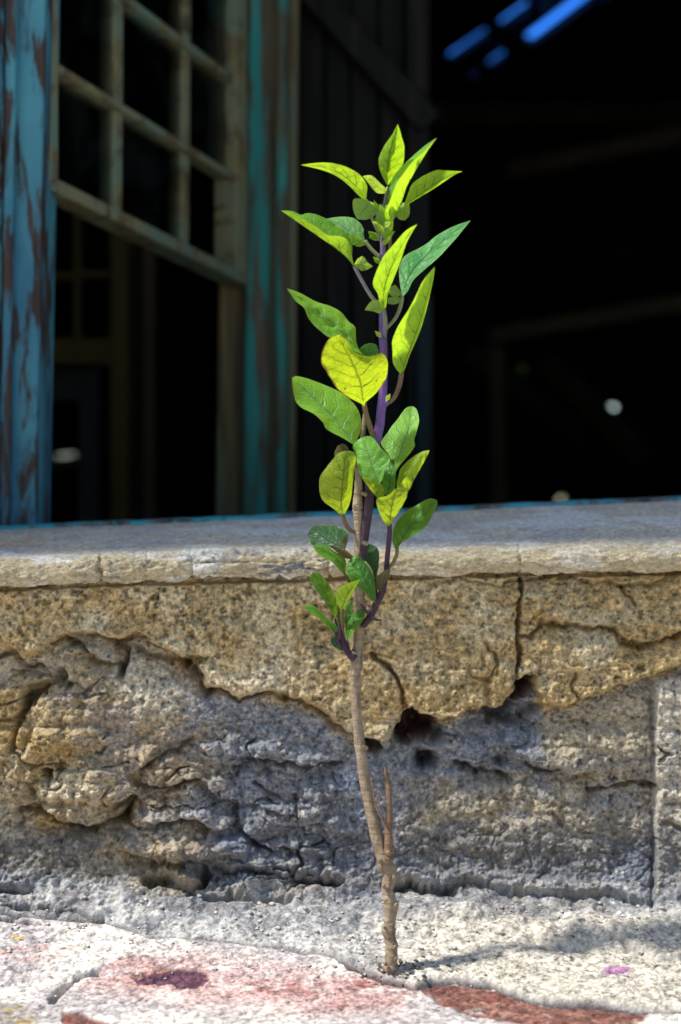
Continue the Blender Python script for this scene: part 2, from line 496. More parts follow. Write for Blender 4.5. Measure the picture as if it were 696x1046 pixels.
DISP += upper_smooth * wallm * (1.6 * (billow(40, 34, 61, 3) - .45) + np.interp(px, [0, 380, 470, 700], [.3, .5, 2.2, 2.4]) * (billow(24, 18, 65, 4) - .45))
# bulges: cx, cy, rx, ry, mm
for cx, cy, rx, ry, hh in [(95, 668, 38, 10, 4.5), (55, 745, 40, 34, 3.5), (120, 720, 40, 26, 3.0), (82, 806, 46, 30, 6.5), (12, 770, 26, 40, 3.0), (170, 720, 40, 34, 2.5),
                           (20, 800, 20, 26, 3.0), (178, 828, 48, 14, 4.0), (190, 862, 66, 17, 7.0), (270, 800, 45, 18, 3.0), (300, 840, 60, 24, 3.0), (330, 800, 40, 18, 2.0), (250, 895, 44, 14, 5.0),
                           (185, 897, 22, 10, 4.0), (520, 845, 120, 42, 3.2), (450, 745, 26, 12, 4.5), (470, 765, 44, 12, 4.0), (600, 765, 74, 26, 4.5), (560, 775, 40, 13, 4.0), (400, 835, 50, 50, 1.2),
                           (335, 905, 34, 16, 4.0), (466, 690, 46, 34, 1.8), (570, 612, 44, 20, 2.2), (600, 672, 62, 26, 2.6), (660, 625, 34, 26, 2.4), (640, 600, 60, 8, 1.6), (508, 695, 13, 22, 2.5), (540, 672, 12, 18, 2.0), (495, 650, 30, 30, 1.2)]:
    r = np.hypot((wx - cx) / rx, (wy - cy) / ry)
    DISP += .72 * hh * np.clip(1 - r ** 2.4, 0, 1) ** 0.75 * (1 - gndm * .3)
def ledge(pts, depth, ln_, bulge=0.0, bl_=6.0):
    global DISP
    q = np.array(pts, float)
    o_ = np.argsort(q[:, 0]); q = q[o_]
    yl_ = np.interp(wx, q[:, 0], q[:, 1])
    fade = ss(q[0, 0] - 8, q[0, 0] + 10, wx) * (1 - ss(q[-1, 0] - 10, q[-1, 0] + 8, wx))
    sdl = wy - yl_
    amp = .65 + .7 * vn(px / 18, py / 40, 311)
    DISP += fade * (-depth * amp * ss(-1.2, 1.2, sdl) * np.exp(-np.maximum(sdl, 0) / ln_) + bulge * np.exp(-((sdl + bl_) / bl_) ** 2))
ledge([(62, 650), (98, 650), (118, 657), (140, 648), (165, 661), (191, 676), (206, 690)], 7, 8, 1.5, 5)
ledge([(70, 668), (90, 674), (104, 678), (118, 679)], 7, 7, 2.5, 5)
ledge([(10, 690), (36, 684), (60, 692)], 7, 12, 1, 5)
ledge([(15, 826), (31, 829), (52, 837), (78, 844), (98, 847), (122, 840), (134, 818)], 12, 14, 2.5, 9)
ledge([(138, 788), (152, 775), (165, 766), (180, 762), (198, 754)], 7, 10, 1.5, 5)
ledge([(134, 798), (150, 810), (170, 804), (198, 798), (215, 812)], 7, 9, 1.5, 5)
ledge([(232, 790), (250, 779), (268, 775), (284, 778), (304, 783), (330, 781), (352, 779)], 8, 13, 2, 7)
ledge([(222, 822), (240, 826), (262, 822), (290, 830), (312, 834)], 6, 9, 1.5, 5)
ledge([(150, 838), (175, 840), (204, 838), (224, 846), (244, 843)], 7, 8, 2, 5)
ledge([(244, 858), (262, 862), (280, 868), (300, 866)], 6, 9, 1, 5)
ledge([(122, 869), (145, 877), (165, 882), (190, 880), (211, 879), (240, 890), (270, 888), (300, 893), (346, 900)], 7, 11, 2.5, 8)
ledge([(402, 900), (443, 898), (480, 895), (510, 899), (555, 908), (620, 912), (670, 916)], 6, 12, 2.0, 8)
ledge([(512, 774), (540, 778), (556, 787), (580, 791), (606, 792)], 7, 10, 2, 6)
ledge([(462, 784), (485, 793), (511, 792), (528, 797)], 8, 10, 2, 6)
ledge([(600, 809), (625, 807), (645, 803), (669, 806)], 4, 12, 1, 5)
ledge([(545, 960), (565, 967), (583, 969), (605, 965), (627, 958), (642, 975), (672, 984), (700, 981)], 1.3, 8, 1.5, 6)
ledge([(553, 634), (573, 636), (590, 637), (604, 641), (630, 643), (642, 656), (671, 659), (684, 650), (705, 646)], 6, 9, 1.5, 6)
ledge([(586, 591), (601, 595), (618, 592), (635, 599), (660, 598), (690, 586)], 4, 7, 1, 4)
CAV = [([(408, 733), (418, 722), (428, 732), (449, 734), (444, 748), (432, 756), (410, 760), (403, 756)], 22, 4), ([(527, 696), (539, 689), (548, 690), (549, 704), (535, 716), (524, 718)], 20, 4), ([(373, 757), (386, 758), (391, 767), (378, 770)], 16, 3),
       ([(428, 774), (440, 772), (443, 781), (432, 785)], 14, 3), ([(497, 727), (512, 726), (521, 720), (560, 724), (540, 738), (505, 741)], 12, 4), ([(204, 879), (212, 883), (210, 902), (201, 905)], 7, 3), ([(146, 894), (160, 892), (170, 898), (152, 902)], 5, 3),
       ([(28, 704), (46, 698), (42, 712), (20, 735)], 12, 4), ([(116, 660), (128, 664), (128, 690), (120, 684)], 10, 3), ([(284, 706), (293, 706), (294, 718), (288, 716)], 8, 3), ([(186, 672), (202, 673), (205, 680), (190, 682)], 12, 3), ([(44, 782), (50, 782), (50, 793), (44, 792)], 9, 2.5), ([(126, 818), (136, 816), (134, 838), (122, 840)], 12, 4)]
for poly, dep, sft in CAV:
    DISP -= dep * polymask(wx, wy, poly, sft)
# right-hand proud edge of render
vj = ss(668, 673, wx * .3 + px * .7) * ss(684, 700, py) * (1 - ss(900, 935, py))
DISP += 3.6 * vj
DISP -= 2.5 * np.exp(-((wx * .3 + px * .7 - 668) / 2.5) ** 2) * ss(690, 720, py) * (1 - ss(915, 935, py))
# undercut where the wall meets the toe
DISP -= 2.2 * np.exp(-((wy - np.interp(px, [-100, 60, 130, 170, 210, 300, 420, 500, 560, 650, 760], [838, 846, 846, 902, 918, 920, 904, 903, 922, 928, 930])) / 7) ** 2)
# cracks: polyline, half width, depth
CR = [([(-30, 676), (0, 672), (15, 670), (26, 682), (39, 678), (52, 686), (62, 690), (68, 700)], 2.6, 6), ([(62, 690), (48, 702), (32, 716), (24, 730), (16, 738), (11, 760)], 2.4, 6),
      ([(62, 654), (76, 660), (90, 672), (104, 676), (118, 678), (124, 688)], 2.0, 7), ([(49, 655), (67, 648), (98, 649), (118, 657), (130, 655)], 1.8, 3), ([(118, 657), (128, 664), (124, 690)], 2.4, 6),
      ([(185, 672), (192, 677), (202, 674), (210, 675)], 2.6, 5), ([(196, 687), (206, 699), (214, 709)], 3, 6), ([(214, 707), (232, 704), (245, 711), (262, 709), (281, 706), (290, 714), (304, 720), (325, 730), (350, 741), (372, 757)], 1.9, 4.5),
      ([(180, 672), (150, 668), (138, 662)], 2, 4), ([(300, 590), (300, 640), (304, 668), (300, 690)], 1.2, .8),
      ([(380, 668), (399, 682), (407, 696), (410, 715), (414, 735)], 1.8, 6), ([(499, 660), (503, 680), (496, 700), (501, 722)], 1.5, 3), ([(478, 680), (480, 690), (500, 696)], 1.2, 2), ([(503, 672), (506, 690)], 1.4, 2),
      ([(532, 590), (530, 608), (531, 632), (529, 650), (530, 665), (526, 683), (524, 700)], 1.7, 7), ([(531, 648), (545, 648), (557, 634), (573, 636), (588, 636), (604, 641), (630, 643), (632, 655), (650, 660), (671, 658), (684, 650), (720, 646)], 1.9, 5),
      ([(516, 596), (545, 590), (586, 590), (601, 594), (618, 590), (635, 598), (640, 610), (650, 620)], 1.5, 3), ([(635, 598), (661, 597), (680, 586), (700, 584)], 1.5, 3), ([(586, 690), (584, 700), (590, 712)], 1.4, 3),
      ([(440, 595), (470, 590), (500, 600), (530, 606)], 1.3, 2), ([(500, 615), (515, 622), (530, 618)], 1.3, 2),
      ([(18, 825), (31, 827), (52, 836), (78, 843), (98, 846), (122, 839), (116, 826), (132, 816)], 2.6, 6), ([(142, 786), (152, 774), (160, 766), (180, 760), (196, 752)], 2, 5), ([(103, 771), (110, 764)], 1.6, 3),
      ([(44, 784), (47, 790)], 2.5, 5), ([(57, 782), (60, 786)], 2, 5), ([(28, 800), (34, 820)], 2, 4), ([(170, 799), (180, 803), (198, 797), (209, 804), (222, 820), (240, 822), (242, 843), (253, 859), (273, 866)], 1.9, 5),
      ([(134, 795), (150, 808), (170, 803)], 2, 4), ([(125, 840), (150, 845), (204, 838), (212, 850)], 1.8, 4), ([(245, 779), (268, 775), (284, 778), (304, 783), (330, 781), (350, 779)], 2.0, 4), ([(298, 812), (303, 832)], 1.5, 3),
      ([(211, 877), (240, 890), (270, 888), (291, 884), (299, 893), (330, 898), (348, 900)], 2.0, 4), ([(147, 896), (160, 895), (170, 899), (185, 901), (198, 910)], 2.4, 5), ([(209, 896), (204, 886)], 4, 7), ([(211, 915), (245, 913), (273, 921), (299, 915)], 2, 4),
      ([(376, 762), (388, 768)], 4, 7), ([(404, 752), (420, 742), (440, 745), (448, 752)], 6, 9), ([(430, 776), (440, 780)], 5, 8), ([(518, 722), (530, 705), (545, 696)], 6, 8), ([(505, 735), (520, 730)], 5, 6),
      ([(464, 784), (485, 793), (511, 791), (525, 796)], 2.2, 5), ([(516, 773), (540, 776), (552, 786), (570, 790)], 2.4, 4), ([(600, 809), (625, 806), (645, 802), (669, 805)], 1.7, 5), ([(566, 832), (572, 845)], 1.3, 2.5),
      ([(400, 905), (425, 898), (443, 904), (464, 900)], 2, 4), ([(640, 700), (665, 700)], 2, 1.5), ([(676, 838), (690, 846), (700, 846)], 1.8, 4), ([(672, 762), (684, 770), (676, 778)], 1.5, 3),
      # paving and toe
      ([(-40, 916), (0, 923), (15, 928), (47, 928), (78, 932), (106, 937)], 1.6, 3.5), ([(-20, 905), (10, 910), (33, 912)], 2.5, 4), ([(-20, 944), (10, 938), (28, 940)], 1.5, 3), ([(100, 991), (78, 998), (67, 1007), (54, 1021)], 2.0, 4),
      ([(547, 960), (565, 966), (583, 968), (605, 964), (627, 957), (640, 974), (671, 983), (700, 980)], 2, 1.2)]
for pts, w, dep in CR:
    dd = pdist(wx, wy, pts, 26)
    wv = 1.25 * w * (0.6 + 0.9 * vn(px / 13, py / 13, 77))
    DISP -= 1.5 * dep * np.exp(-(dd / wv) ** 2)
# thin dark joint below the sill
lipy = np.interp(px, [-400, 0, 103, 240, 456, 532, 696, 1000], [606, 600, 596, 592, 587, 585.5, 583.5, 582])
DISP -= 5 * (1 - ss(2.0, 4.5, py - lipy + 1.5 * fbm(px / 12, py / 12, 6, 2)))
G = np.zeros_like(px)
# grains and pits everywhere
ghf = fbm(SXX / 5.2, SYY / 5.2, 51, 3)
G += (0.55 + 0.35 * below) * fbm(SXX / 13, SYY / 12, 52, 3) * wallm + 1.25 * ghf * (0.20 + 0.80 * wallm)
f1c, f2c, cidc = worley(SXX / 4.6, SYY / 4.2, 61)
G += (0.55 * np.clip(1 - f1c * 1.3, 0, 1) * (0.4 + cidc)) * (0.18 + 0.82 * wallm)
pits = ss(0.66, 0.80, vn(SXX / 4.2, SYY / 4.2, 71)) * ss(.42, .6, vn(SXX / 40, SYY / 40, 72) + .12)
G -= 1.6 * pits * ss(.35, .65, vn(SXX / 70, SYY / 60, 75)) * (0.4 + 0.6 * wallm)
small = ss(0.72, 0.84, vn(SXX / 9, SYY / 8, 73)) * ss(.5, .7, vn(SXX / 60, SYY / 50, 74) + .1)
G -= 2.2 * small * wallm

# paving: mortar layer over limewashed stone, edge of the layer
ed_pts = [(-500, 905), (0, 932), (60, 936), (106, 940), (129, 946), (155, 954), (180, 954), (206, 956), (232, 959), (266, 964), (299, 969), (325, 971), (345, 976), (355, 983), (389, 999), (407, 1003), (425, 1006),
          (443, 1001), (469, 1000), (500, 1003), (518, 1012), (532, 1015), (555, 1023), (588, 1024), (619, 1024), (656, 1030), (694, 1029), (1200, 1040)]
ex, ey = np.array(ed_pts).T
sE = (py + 1.8 * fbm(SXX / 18, SYY / 18, 81, 3)) - np.interp(px + 3 * fbm(SXX / 20, SYY / 20, 82, 2), ex, ey)
lay = 1 - ss(-1.6, 1.6, sE)                # 1 on the mortar
lay_h = np.interp(px, [0, 120, 250, 350, 450, 700], [.6, .8, .9, 1.0, 1.1, .9])
DISP += lay_h * lay * gndm
DISP -= 2.0 * np.exp(-((sE - 1.5) / np.interp(px, [0, 330, 400, 470, 700], [1.3, 1.5, 3.4, 2.6, 2.2])) ** 2) * gndm
gl = fbm(SXX / 70, SYY / 50, 83, 4)
DISP += (1.5 * gl + .7 * fbm(SXX / 18, SYY / 18, 84, 4)) * gndm * (0.5 + .7 * lay)
# lumps of the toe
for cx, cy, rx, ry, hh in [(320, 915, 30, 18, 3), (20, 900, 40, 12, 2.2), (440, 938, 70, 24, 1.8), (600, 948, 60, 18, 2.2), (660, 957, 40, 22, 2), (70, 915, 60, 10, 1.5), (370, 905, 30, 10, 1), (30, 912, 16, 4, 2)]:
    r = np.hypot((wx - cx) / rx, (wy - cy) / ry)
    DISP += hh * np.clip(1 - r ** 2, 0, 1) ** .8 * (.6 + .4 * gndm)
tb = np.abs(fbm(SXX / 34 + wx / 90, SYY / 26, 91, 4))
toe = gndm * lay * (1 - ss(930, 975, py - .02 * px))
DISP += toe * 5.0 * (tb - .22)
brick_poly = [(424, 1007), (443, 1003), (500, 1005), (520, 1014), (555, 1026), (620, 1026), (663, 1036), (645, 1050), (540, 1046), (510, 1042), (474, 1035), (450, 1024)]
jx = px + 5 * fbm(SXX / 13, SYY / 13, 86, 4); jy = py + 2.2 * fbm(SXX / 13, SYY / 13, 87, 4)
# spalled hollow in the paving, bare brick, front-left notch
hol = np.clip(1 - np.hypot((jx - 176 + 3 * (jx - px)) / 40, (jy + 1.5 * (jy - py) - 998) / 10) ** 3, 0, 1)
DISP -= 2.6 * hol ** .6
DISP += 1.6 * hol * fbm(px / 7, py / 3, 85, 3)
brick = polymask(jx, jy, brick_poly, 2.6) * ss(-.75, -.1, fbm(SXX / 16, SYY / 16, 89, 4) + .25)
brick2 = polymask(jx, jy, [(64, 1034), (80, 1032), (100, 1041), (125, 1048), (125, 1075), (66, 1075)], 1.6)
strip = polymask(jx, jy, [(348, 982), (360, 987), (390, 999), (380, 1001), (352, 990)], 1.5)
DISP -= 1.3 * np.maximum(np.maximum(brick, brick2), strip)
DISP += 1.0 * fbm(SXX / 14, SYY / 14, 88, 4) * np.maximum(brick, brick2)
gy_ = np.gradient(DISP, axis=0) / .5; gx_ = np.gradient(DISP, axis=1) / .52
def soft(a_):
    for _ in range(2):
        a_ = (a_ + np.roll(a_, 1, 0) + np.roll(a_, -1, 0) + np.roll(a_, 1, 1) + np.roll(a_, -1, 1)) / 5
    return a_
FLAT = 1 / (1 + (soft(np.hypot(gx_, gy_)) / .9) ** 2)      # grains do not stretch over steep breaks
DISP += G * FLAT
far = 1 - ss(1060, 1200, py)
DISP = np.where(py > 1000, DISP * (0.15 + 0.85 * far), DISP)
fx = 1 - ss(.35, .9, np.abs(XX))
DISP *= 0.3 + 0.7 * fx

# ---- albedo: kinds of mortar, stains, paint, and some painted-in shade
def C3(c): return np.array(c)[None, None, :]
def mixto(A, c, m): return A + (C3(c) - A) * m[..., None]
tan = (.42, .305, .145); ochre = (.42, .29, .11); grey = (.215, .232, .272); cool = (.25, .285, .36); dkgrey = (.155, .158, .17)
white = (.40, .395, .39); lime = (.57, .535, .50); red = (.165, .08, .065); pink = (.43, .25, .23)
A = np.zeros(px.shape + (3,)) + C3(tan)
A = mixto(A, (.40, .33, .20), ss(-.1, .5, fbm(px / 45, py / 30, 101, 4)) * .8)
A = mixto(A, (.55, .47, .31), ss(.0, .5, fbm(px / 55, py / 40, 102, 4)) * .7)
lw = ss(-3, 16, sd + 9 * fbm(SXX / 16, SYY / 16, 112, 4)) * wallm
gmask = lw * np.interp(px, [0, 120, 190, 245, 700], [.1, .2, .4, 1, 1])
A = mixto(A, grey, gmask * .9)
A = mixto(A, cool, lw * ss(-.1, .4, fbm(wx / 40, wy / 22, 103, 4)) * np.interp(px, [0, 150, 250, 700], [.25, .35, .7, .7]))  # blue of sky shade on the recessed mortar, put into its colour
A = mixto(A, dkgrey, lw * ss(.05, .5, fbm(wx / 50, wy / 20, 104, 4)) * np.interp(px, [0, 150, 260, 700], [.1, .15, .7, .7]))
t2 = polymask(wx, wy, [(420, 808), (520, 790), (670, 765), (672, 850), (600, 885), (470, 885), (415, 860)], 24)
A = mixto(A, (.40, .32, .19), t2 * (.55 + .45 * fbm(px / 24, py / 18, 105, 3)))
A = mixto(A, (.44, .36, .22), polymask(wx, wy, [(556, 742), (640, 705), (668, 700), (668, 770), (560, 780)], 12) * .7)
A = mixto(A, (.56, .50, .40), vj * .8)
A = mixto(A, ochre, np.clip(polymask(wx, wy, [(20, 745), (70, 740), (78, 785), (30, 790)], 14) + polymask(wx, wy, [(30, 830), (60, 835), (60, 855), (30, 855)], 8) + polymask(wx, wy, [(-5, 715), (20, 705), (20, 760), (-5, 760)], 10), 0, 1) * .75)
A = mixto(A, (.55, .49, .36), polymask(wx, wy, [(45, 790), (110, 800), (100, 820), (50, 812)], 14) * .7)
A = mixto(A, (.58, .50, .36), polymask(wx, wy, [(200, 690), (280, 680), (290, 705), (215, 704)], 10) * .6)
A = mixto(A, (.57, .53, .42), polymask(wx, wy, [(100, 660), (170, 680), (200, 720), (150, 730), (110, 700)], 14) * .6)
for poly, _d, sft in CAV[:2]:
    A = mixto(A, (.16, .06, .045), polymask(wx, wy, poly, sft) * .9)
# dark band, then a muddy toe with shade put into its grey, lime patches
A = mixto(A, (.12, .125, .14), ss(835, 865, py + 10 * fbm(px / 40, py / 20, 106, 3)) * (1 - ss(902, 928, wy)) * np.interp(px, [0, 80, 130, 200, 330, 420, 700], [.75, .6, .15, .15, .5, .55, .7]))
toec = ss(886, 902, wy - np.interp(px, [0, 100, 210, 330, 420, 500, 560, 700], [-8, 6, 14, -4, -2, -2, 8, 10]))
A = mixto(A, (.20, .205, .22), toec)
A = mixto(A, white, toec * ss(-.15, .35, fbm(SXX / 40, SYY / 30, 107, 4) + .5 * ss(925, 965, py)) * .9)
A = mixto(A, (.19, .185, .19), toec * (1 - ss(930, 955, py)) * ss(.05, .35, fbm(wx / 36, wy / 12, 108, 3)) * .85)
A = mixto(A, (.42, .34, .21), toec * (1 - ss(915, 935, py)) * ss(.1, .4, fbm(wx / 30, wy / 14, 109, 3)) * .2)
A = mixto(A, (.50, .455, .37), toec * ss(922, 952, py) * ss(330, 480, px) * .7)
offl = (1 - lay) * ss(910, 930, py)
A = mixto(A, lime, offl)
A = mixto(A, (.33, .305, .315), offl * ss(-.15, .3, fbm(SXX / 50, SYY / 30, 110, 4) + .35 * (1 - ss(940, 985, py))) * .85)
def stain(poly, c, amt, soft, thr=0.0, sc=(22, 5), s=120):
    global A
    m = polymask(jx, jy, poly, soft) * ss(thr - .2, thr + .25, fbm(SXX / sc[0], SYY / (sc[1] * 2.4), s, 5) + .15)
    A = mixto(A, c, np.clip(m * amt, 0, 1))
stain([(86, 1004), (120, 980), (180, 972), (215, 1000), (262, 1002), (325, 1012), (355, 1030), (300, 1030), (200, 1018), (140, 1012)], pink, 1.0, 9, .02, s=121)
stain([(280, 992), (330, 1000), (360, 1003), (360, 1012), (300, 1008)], (.24, .10, .10), .9, 4, .12, (16, 4), 122)
stain([(338, 1000), (360, 996), (400, 1004), (428, 1013), (402, 1026), (370, 1029), (336, 1030)], (.27, .115, .11), 1.0, 7, -.05, (20, 5), 123)
stain([(-10, 960), (30, 966), (75, 966), (60, 980), (20, 982), (-10, 975)], pink, .9, 6, .0, (18, 4), 124)
stain([(612, 992), (630, 989), (646, 992), (640, 1000), (620, 998)], (.27, .14, .24), 1.0, 2.5, -.25, (8, 3), 125)
stain([(10, 955), (25, 957), (22, 961), (10, 960)], (.50, .36, .08), .8, 3, -.2, (8, 3), 126)
stain([(70, 1010), (120, 984), (200, 972), (300, 985), (400, 1005), (430, 1015), (410, 1036), (300, 1036), (180, 1026)], (.44, .30, .29), .75, 12, -.12, s=141)
stain([(230, 1000), (300, 1004), (330, 1016), (270, 1014)], (.30, .14, .13), .9, 5, .05, (14, 4), 142)
bm = np.maximum(np.maximum(brick, brick2), strip)
A = mixto(A, red, bm)
A = mixto(A, (.17, .06, .05), bm * ss(.05, .45, fbm(SXX / 16, SYY / 14, 127, 4)) * .8)
A = mixto(A, (.30, .16, .12), bm * ss(.2, .5, fbm(SXX / 9, SYY / 8, 128, 3)) * .6)
A = mixto(A, (.105, .05, .075), ss(.05, .4, hol))
A = mixto(A, (.40, .21, .16), ss(.0, .12, hol) * (1 - ss(.12, .4, hol)))
A = mixto(A, (.045, .042, .05), gndm * np.exp(-((sE - 1.8) / np.interp(px, [0, 330, 400, 470, 700], [1.1, 1.3, 2.8, 2.2, 2.0])) ** 2) * .9)   # soil in the open joint
nt_ = polymask(jx, jy, [(-30, 1022), (18, 1026), (36, 1034), (36, 1075), (-30, 1075)], 4)
A = mixto(A, (.25, .22, .19), nt_ * .7)
A = mixto(A, (.34, .25, .04), nt_ * .75 * ss(.12, .3, fbm(px / 10, py / 4, 129, 3) - .03 * np.abs(px - 24) / 6))
# grains
A *= 1.08 * (1 + FLAT * (.65 * ghf + .75 * (vn(SXX / 2.0, SYY / 2.0, 131) - .5) + .5 * (vn(SXX / 3.3, SYY / 3.3, 132) - .5)))[..., None]
A = mixto(A, (.10, .095, .09), (cidc > .90) * (f1c < .42) * .75 * (.5 + .5 * wallm))
A = mixto(A, (.62, .55, .42), (cidc < .07) * (f1c < .40) * .6 * wallm)
for crk in CR[-6:-1]:
    A = mixto(A, (.09, .085, .09), np.exp(-(pdist(wx, wy, crk[0], 16) / (crk[1] * .9)) ** 2) * .8)
A = np.clip(A, .02, .85)

V = np.stack([XX, DD + ND * DISP * .001, ZZ + NZ * DISP * .001], -1)
split = int(np.argmin(np.abs((CY - (z_row - ZC) * F / np.maximum(d_row, .45)) - 908)))

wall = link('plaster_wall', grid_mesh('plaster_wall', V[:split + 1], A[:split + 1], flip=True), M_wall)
tag(wall, 'crumbling tan and grey plaster wall with deep cracks below the sill', 'wall')
pave = link('pavement', grid_mesh('pavement', V[split:], A[split:], flip=True), M_pave)
tag(pave, kind='structure')
tag(link('ground', grid_mesh('ground', np.array([[(-400, -400, -.05), (400, -400, -.05)], [(-400, 600, -.05), (400, 600, -.05)]], float)), M_dirt), kind='structure')

# loose crumbs of mortar on the paving
cv = []; cf = []
def crumb(x, y, z, r):
    b = len(cv)
    for (a, c, e) in ((1, 0, 0), (-1, 0, 0), (0, 1, 0), (0, -1, 0), (0, 0, 1), (0, 0, -1), (.6, .6, .5), (-.6, .55, .5), (.6, -.6, .5), (-.6, -.6, .5)):
        s = r * random.uniform(.7, 1.25)
        cv.append((x + a * s, y + c * s, z + e * s * .8))
    for f in ((6, 4, 8), (8, 4, 9), (9, 4, 7), (7, 4, 6), (0, 6, 8), (3, 8, 9), (1, 9, 7), (2, 7, 6), (0, 8, 3), (3, 9, 1), (1, 7, 2), (2, 6, 0), (0, 3, 5), (3, 1, 5), (1, 2, 5), (2, 0, 5)):
        cf.append(tuple(b + q for q in f))
rows = V.shape[0]
for i in range(330):
    r0 = int(split + 6 + abs(random.gauss(0, 1)) * 70)
    if r0 >= rows - 40: continue
    c0 = random.randrange(40, V.shape[1] - 40)
    q = V[r0, c0]
    crumb(q[0], q[1], q[2] + .0004, random.choice((.0006,   .0007, .0008, .001, .0013, .0016)))
me = bpy.data.meshes.new('rubble'); me.from_pydata(cv, [], cf); me.update()
tag(link('rubble', me, mat_plain('mortar_crumbs', (.35, .32, .27), (.6, .58, .54), (300, 300, 300))), kind='stuff')

cv = []; cf = []
bx_, by_ = P(399, 1000, .7065)[:2]
ci0 = int(np.argmin(np.abs(X1 - bx_)))
for i in range(70):
    a_ = random.uniform(0, 6.28); r_ = abs(random.gauss(0, 1)) * .0055 + .003
    x_ = bx_ + math.cos(a_) * r_ * 1.6 + max(0, random.gauss(0, .006)); y_ = by_ + math.sin(a_) * r_
    j_ = int(np.argmin(np.abs(X1 - x_))); i_ = split + int(np.argmin(np.abs(V[split:, j_, 1] - y_)))
    crumb(x_, y_, V[i_, j_, 2] + .0003, random.choice((.0005, .0007, .0009, .0013)))
me = bpy.data.meshes.new('soil'); me.from_pydata(cv, [], cf); me.update()
tag(link('soil', me, mat_plain('dark_soil', (.05, .04, .03), (.16, .13, .10), (300, 300, 300))), kind='stuff')

# ------------------------------------------------------------------ windowsill
xs = np.concatenate([(-0.25 - np.geomspace(.004, .06, 10).cumsum())[::-1], np.arange(-0.25, .25, .0006), .25 + np.geomspace(.004, .14, 12).cumsum()])
def at(pts, d):
    q = np.array(pts, float)
    pxx = CX + xs * F / d
    return ZC - (np.interp(pxx, q[:, 0], q[:, 1]) - CY) / F * d
zb = at([(-400, 606), (0, 600), (103, 596), (240, 592), (456, 587), (532, 585.5), (696, 583.5), (1100, 582)], .772)
zt = at([(-400, 582), (0, 575), (120, 571), (220, 566), (330, 565), (456, 566), (696, 562), (1100, 558)], .774)
zk = at([(-400, 556), (0, 541), (240, 531), (456, 521.5), (696, 511), (1100, 500)], .92)
rows_s = []
def row(d, z): rows_s.append((np.full_like(xs, d), z))
for d in np.linspace(.795, .778, 14): row(d, zb + .0006)
hgt = zt - zb
for t in np.linspace(0, 1, 46):       # rounded nose
    th = -math.pi / 2 + t * math.pi * .96
    row(.7785 - .0068 * max(math.cos(th), 0) ** .75, zb + hgt * (.5 + .5 * math.sin(th)))
nose_end = len(rows_s)
for t in np.linspace(.004, 1, 200):
    row(.7785 + t * (.925 - .7785), zt + (zk - zt) * t + .0012 * np.sin(math.pi * t))
SD = np.array([r[0] for r in rows_s]); SZ = np.array([r[1] for r in rows_s]); SX = np.repeat(xs[None], len(rows_s), 0)
spx = CX + SX * F / SD; spy = CY - (SZ - ZC) * F / SD
td = np.gradient(SD, axis=0); tz = np.gradient(SZ, axis=0); ln = np.hypot(td, tz) + 1e-9
sn_d, sn_z = -tz / ln, td / ln
onlip = np.zeros_like(SD); onlip[14:nose_end + 4] = 1
ri = np.arange(len(rows_s))[:, None] * np.ones_like(SX)
top = ss(nose_end, nose_end + 26, ri)
edge_n = ss(8, 16, ri) * (1 - ss(nose_end + 8, nose_end + 34, ri))
sq = SX * 2000
rj = ri * 1.47
D2 = .55 * fbm(sq / 30, rj / 28, 201, 4) * (1 + 1.6 * edge_n) + .38 * fbm(sq / 6, rj / 6, 202, 3) * (.55 + edge_n) + edge_n * (2.4 * fbm(sq / 90, rj / 60, 214, 4) + 1.2 * fbm(sq / 24, rj / 20, 215, 3))
broken = ss(70, 110, spx) * (1 - ss(325, 340, spx)) * edge_n
ci = vn(sq / 26 + 2 * fbm(sq / 20, ri / 10, 212, 3), ri / 12, 203)
D2 += broken * (3.4 * (np.abs(fbm(sq / 24, ri / 12, 213, 4)) - .25) - 1.6 * ss(.55, .7, ci))
for cxp, ww, dp in [(103, 1.6, 2.5), (532, 1.6, 1.8), (336, 2.2, 3.0), (150, 1.2, 1.2), (196, 1.3, 1.6)]:
    D2 -= dp * edge_n * np.exp(-((spx + 3 * fbm(sq / 20, ri / 9, 204, 2) - cxp) / ww) ** 2)
D2 += top * .7 * fbm(sq / 160, ri / 40, 205, 3)
SV = np.stack([SX, SD + sn_d * D2 * .001, SZ + sn_z * D2 * .001], -1)
B = np.zeros(SX.shape + (3,)) + C3((.38, .335, .275))
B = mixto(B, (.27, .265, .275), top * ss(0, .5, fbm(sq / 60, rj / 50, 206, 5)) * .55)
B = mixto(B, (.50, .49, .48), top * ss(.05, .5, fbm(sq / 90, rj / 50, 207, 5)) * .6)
B = mixto(B, (.50, .42, .27), edge_n * .85)
B = mixto(B, (.62, .60, .55), edge_n * ss(-.05, .35, fbm(sq / 50, ri / 20, 208, 4)) * np.interp(spx, [0, 300, 345, 420, 700], [.95, .95, .4, .5, .45]))
B = mixto(B, (.22, .23, .26), broken * ss(.5, .7, ci) * np.interp(spx, [0, 230, 270, 320, 340], [.3, .4, 1, 1, .4]))
B = mixto(B, (.40, .24, .09), top * np.exp(-((spx - 15) / 45) ** 2) * ss(-.1, .3, fbm(sq / 60, ri / 8, 209, 3)) * np.exp(-((ri - nose_end - 80) / 40) ** 2) * .9)
B *= (1 + .50 * (vn(sq / 2.2, rj / 2.2, 210) - .5) + .40 * (vn(sq / 5, rj / 5, 211) - .5))[..., None]
B *= (1.7 * top + 1.0 * (1 - top))[..., None]  # top brightened in the colour to offset the lintel's shade
B = np.clip(B, .03, .8)
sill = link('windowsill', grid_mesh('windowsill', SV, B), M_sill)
tag(sill, 'worn grey cement windowsill with a broken pale front lip', 'windowsill')

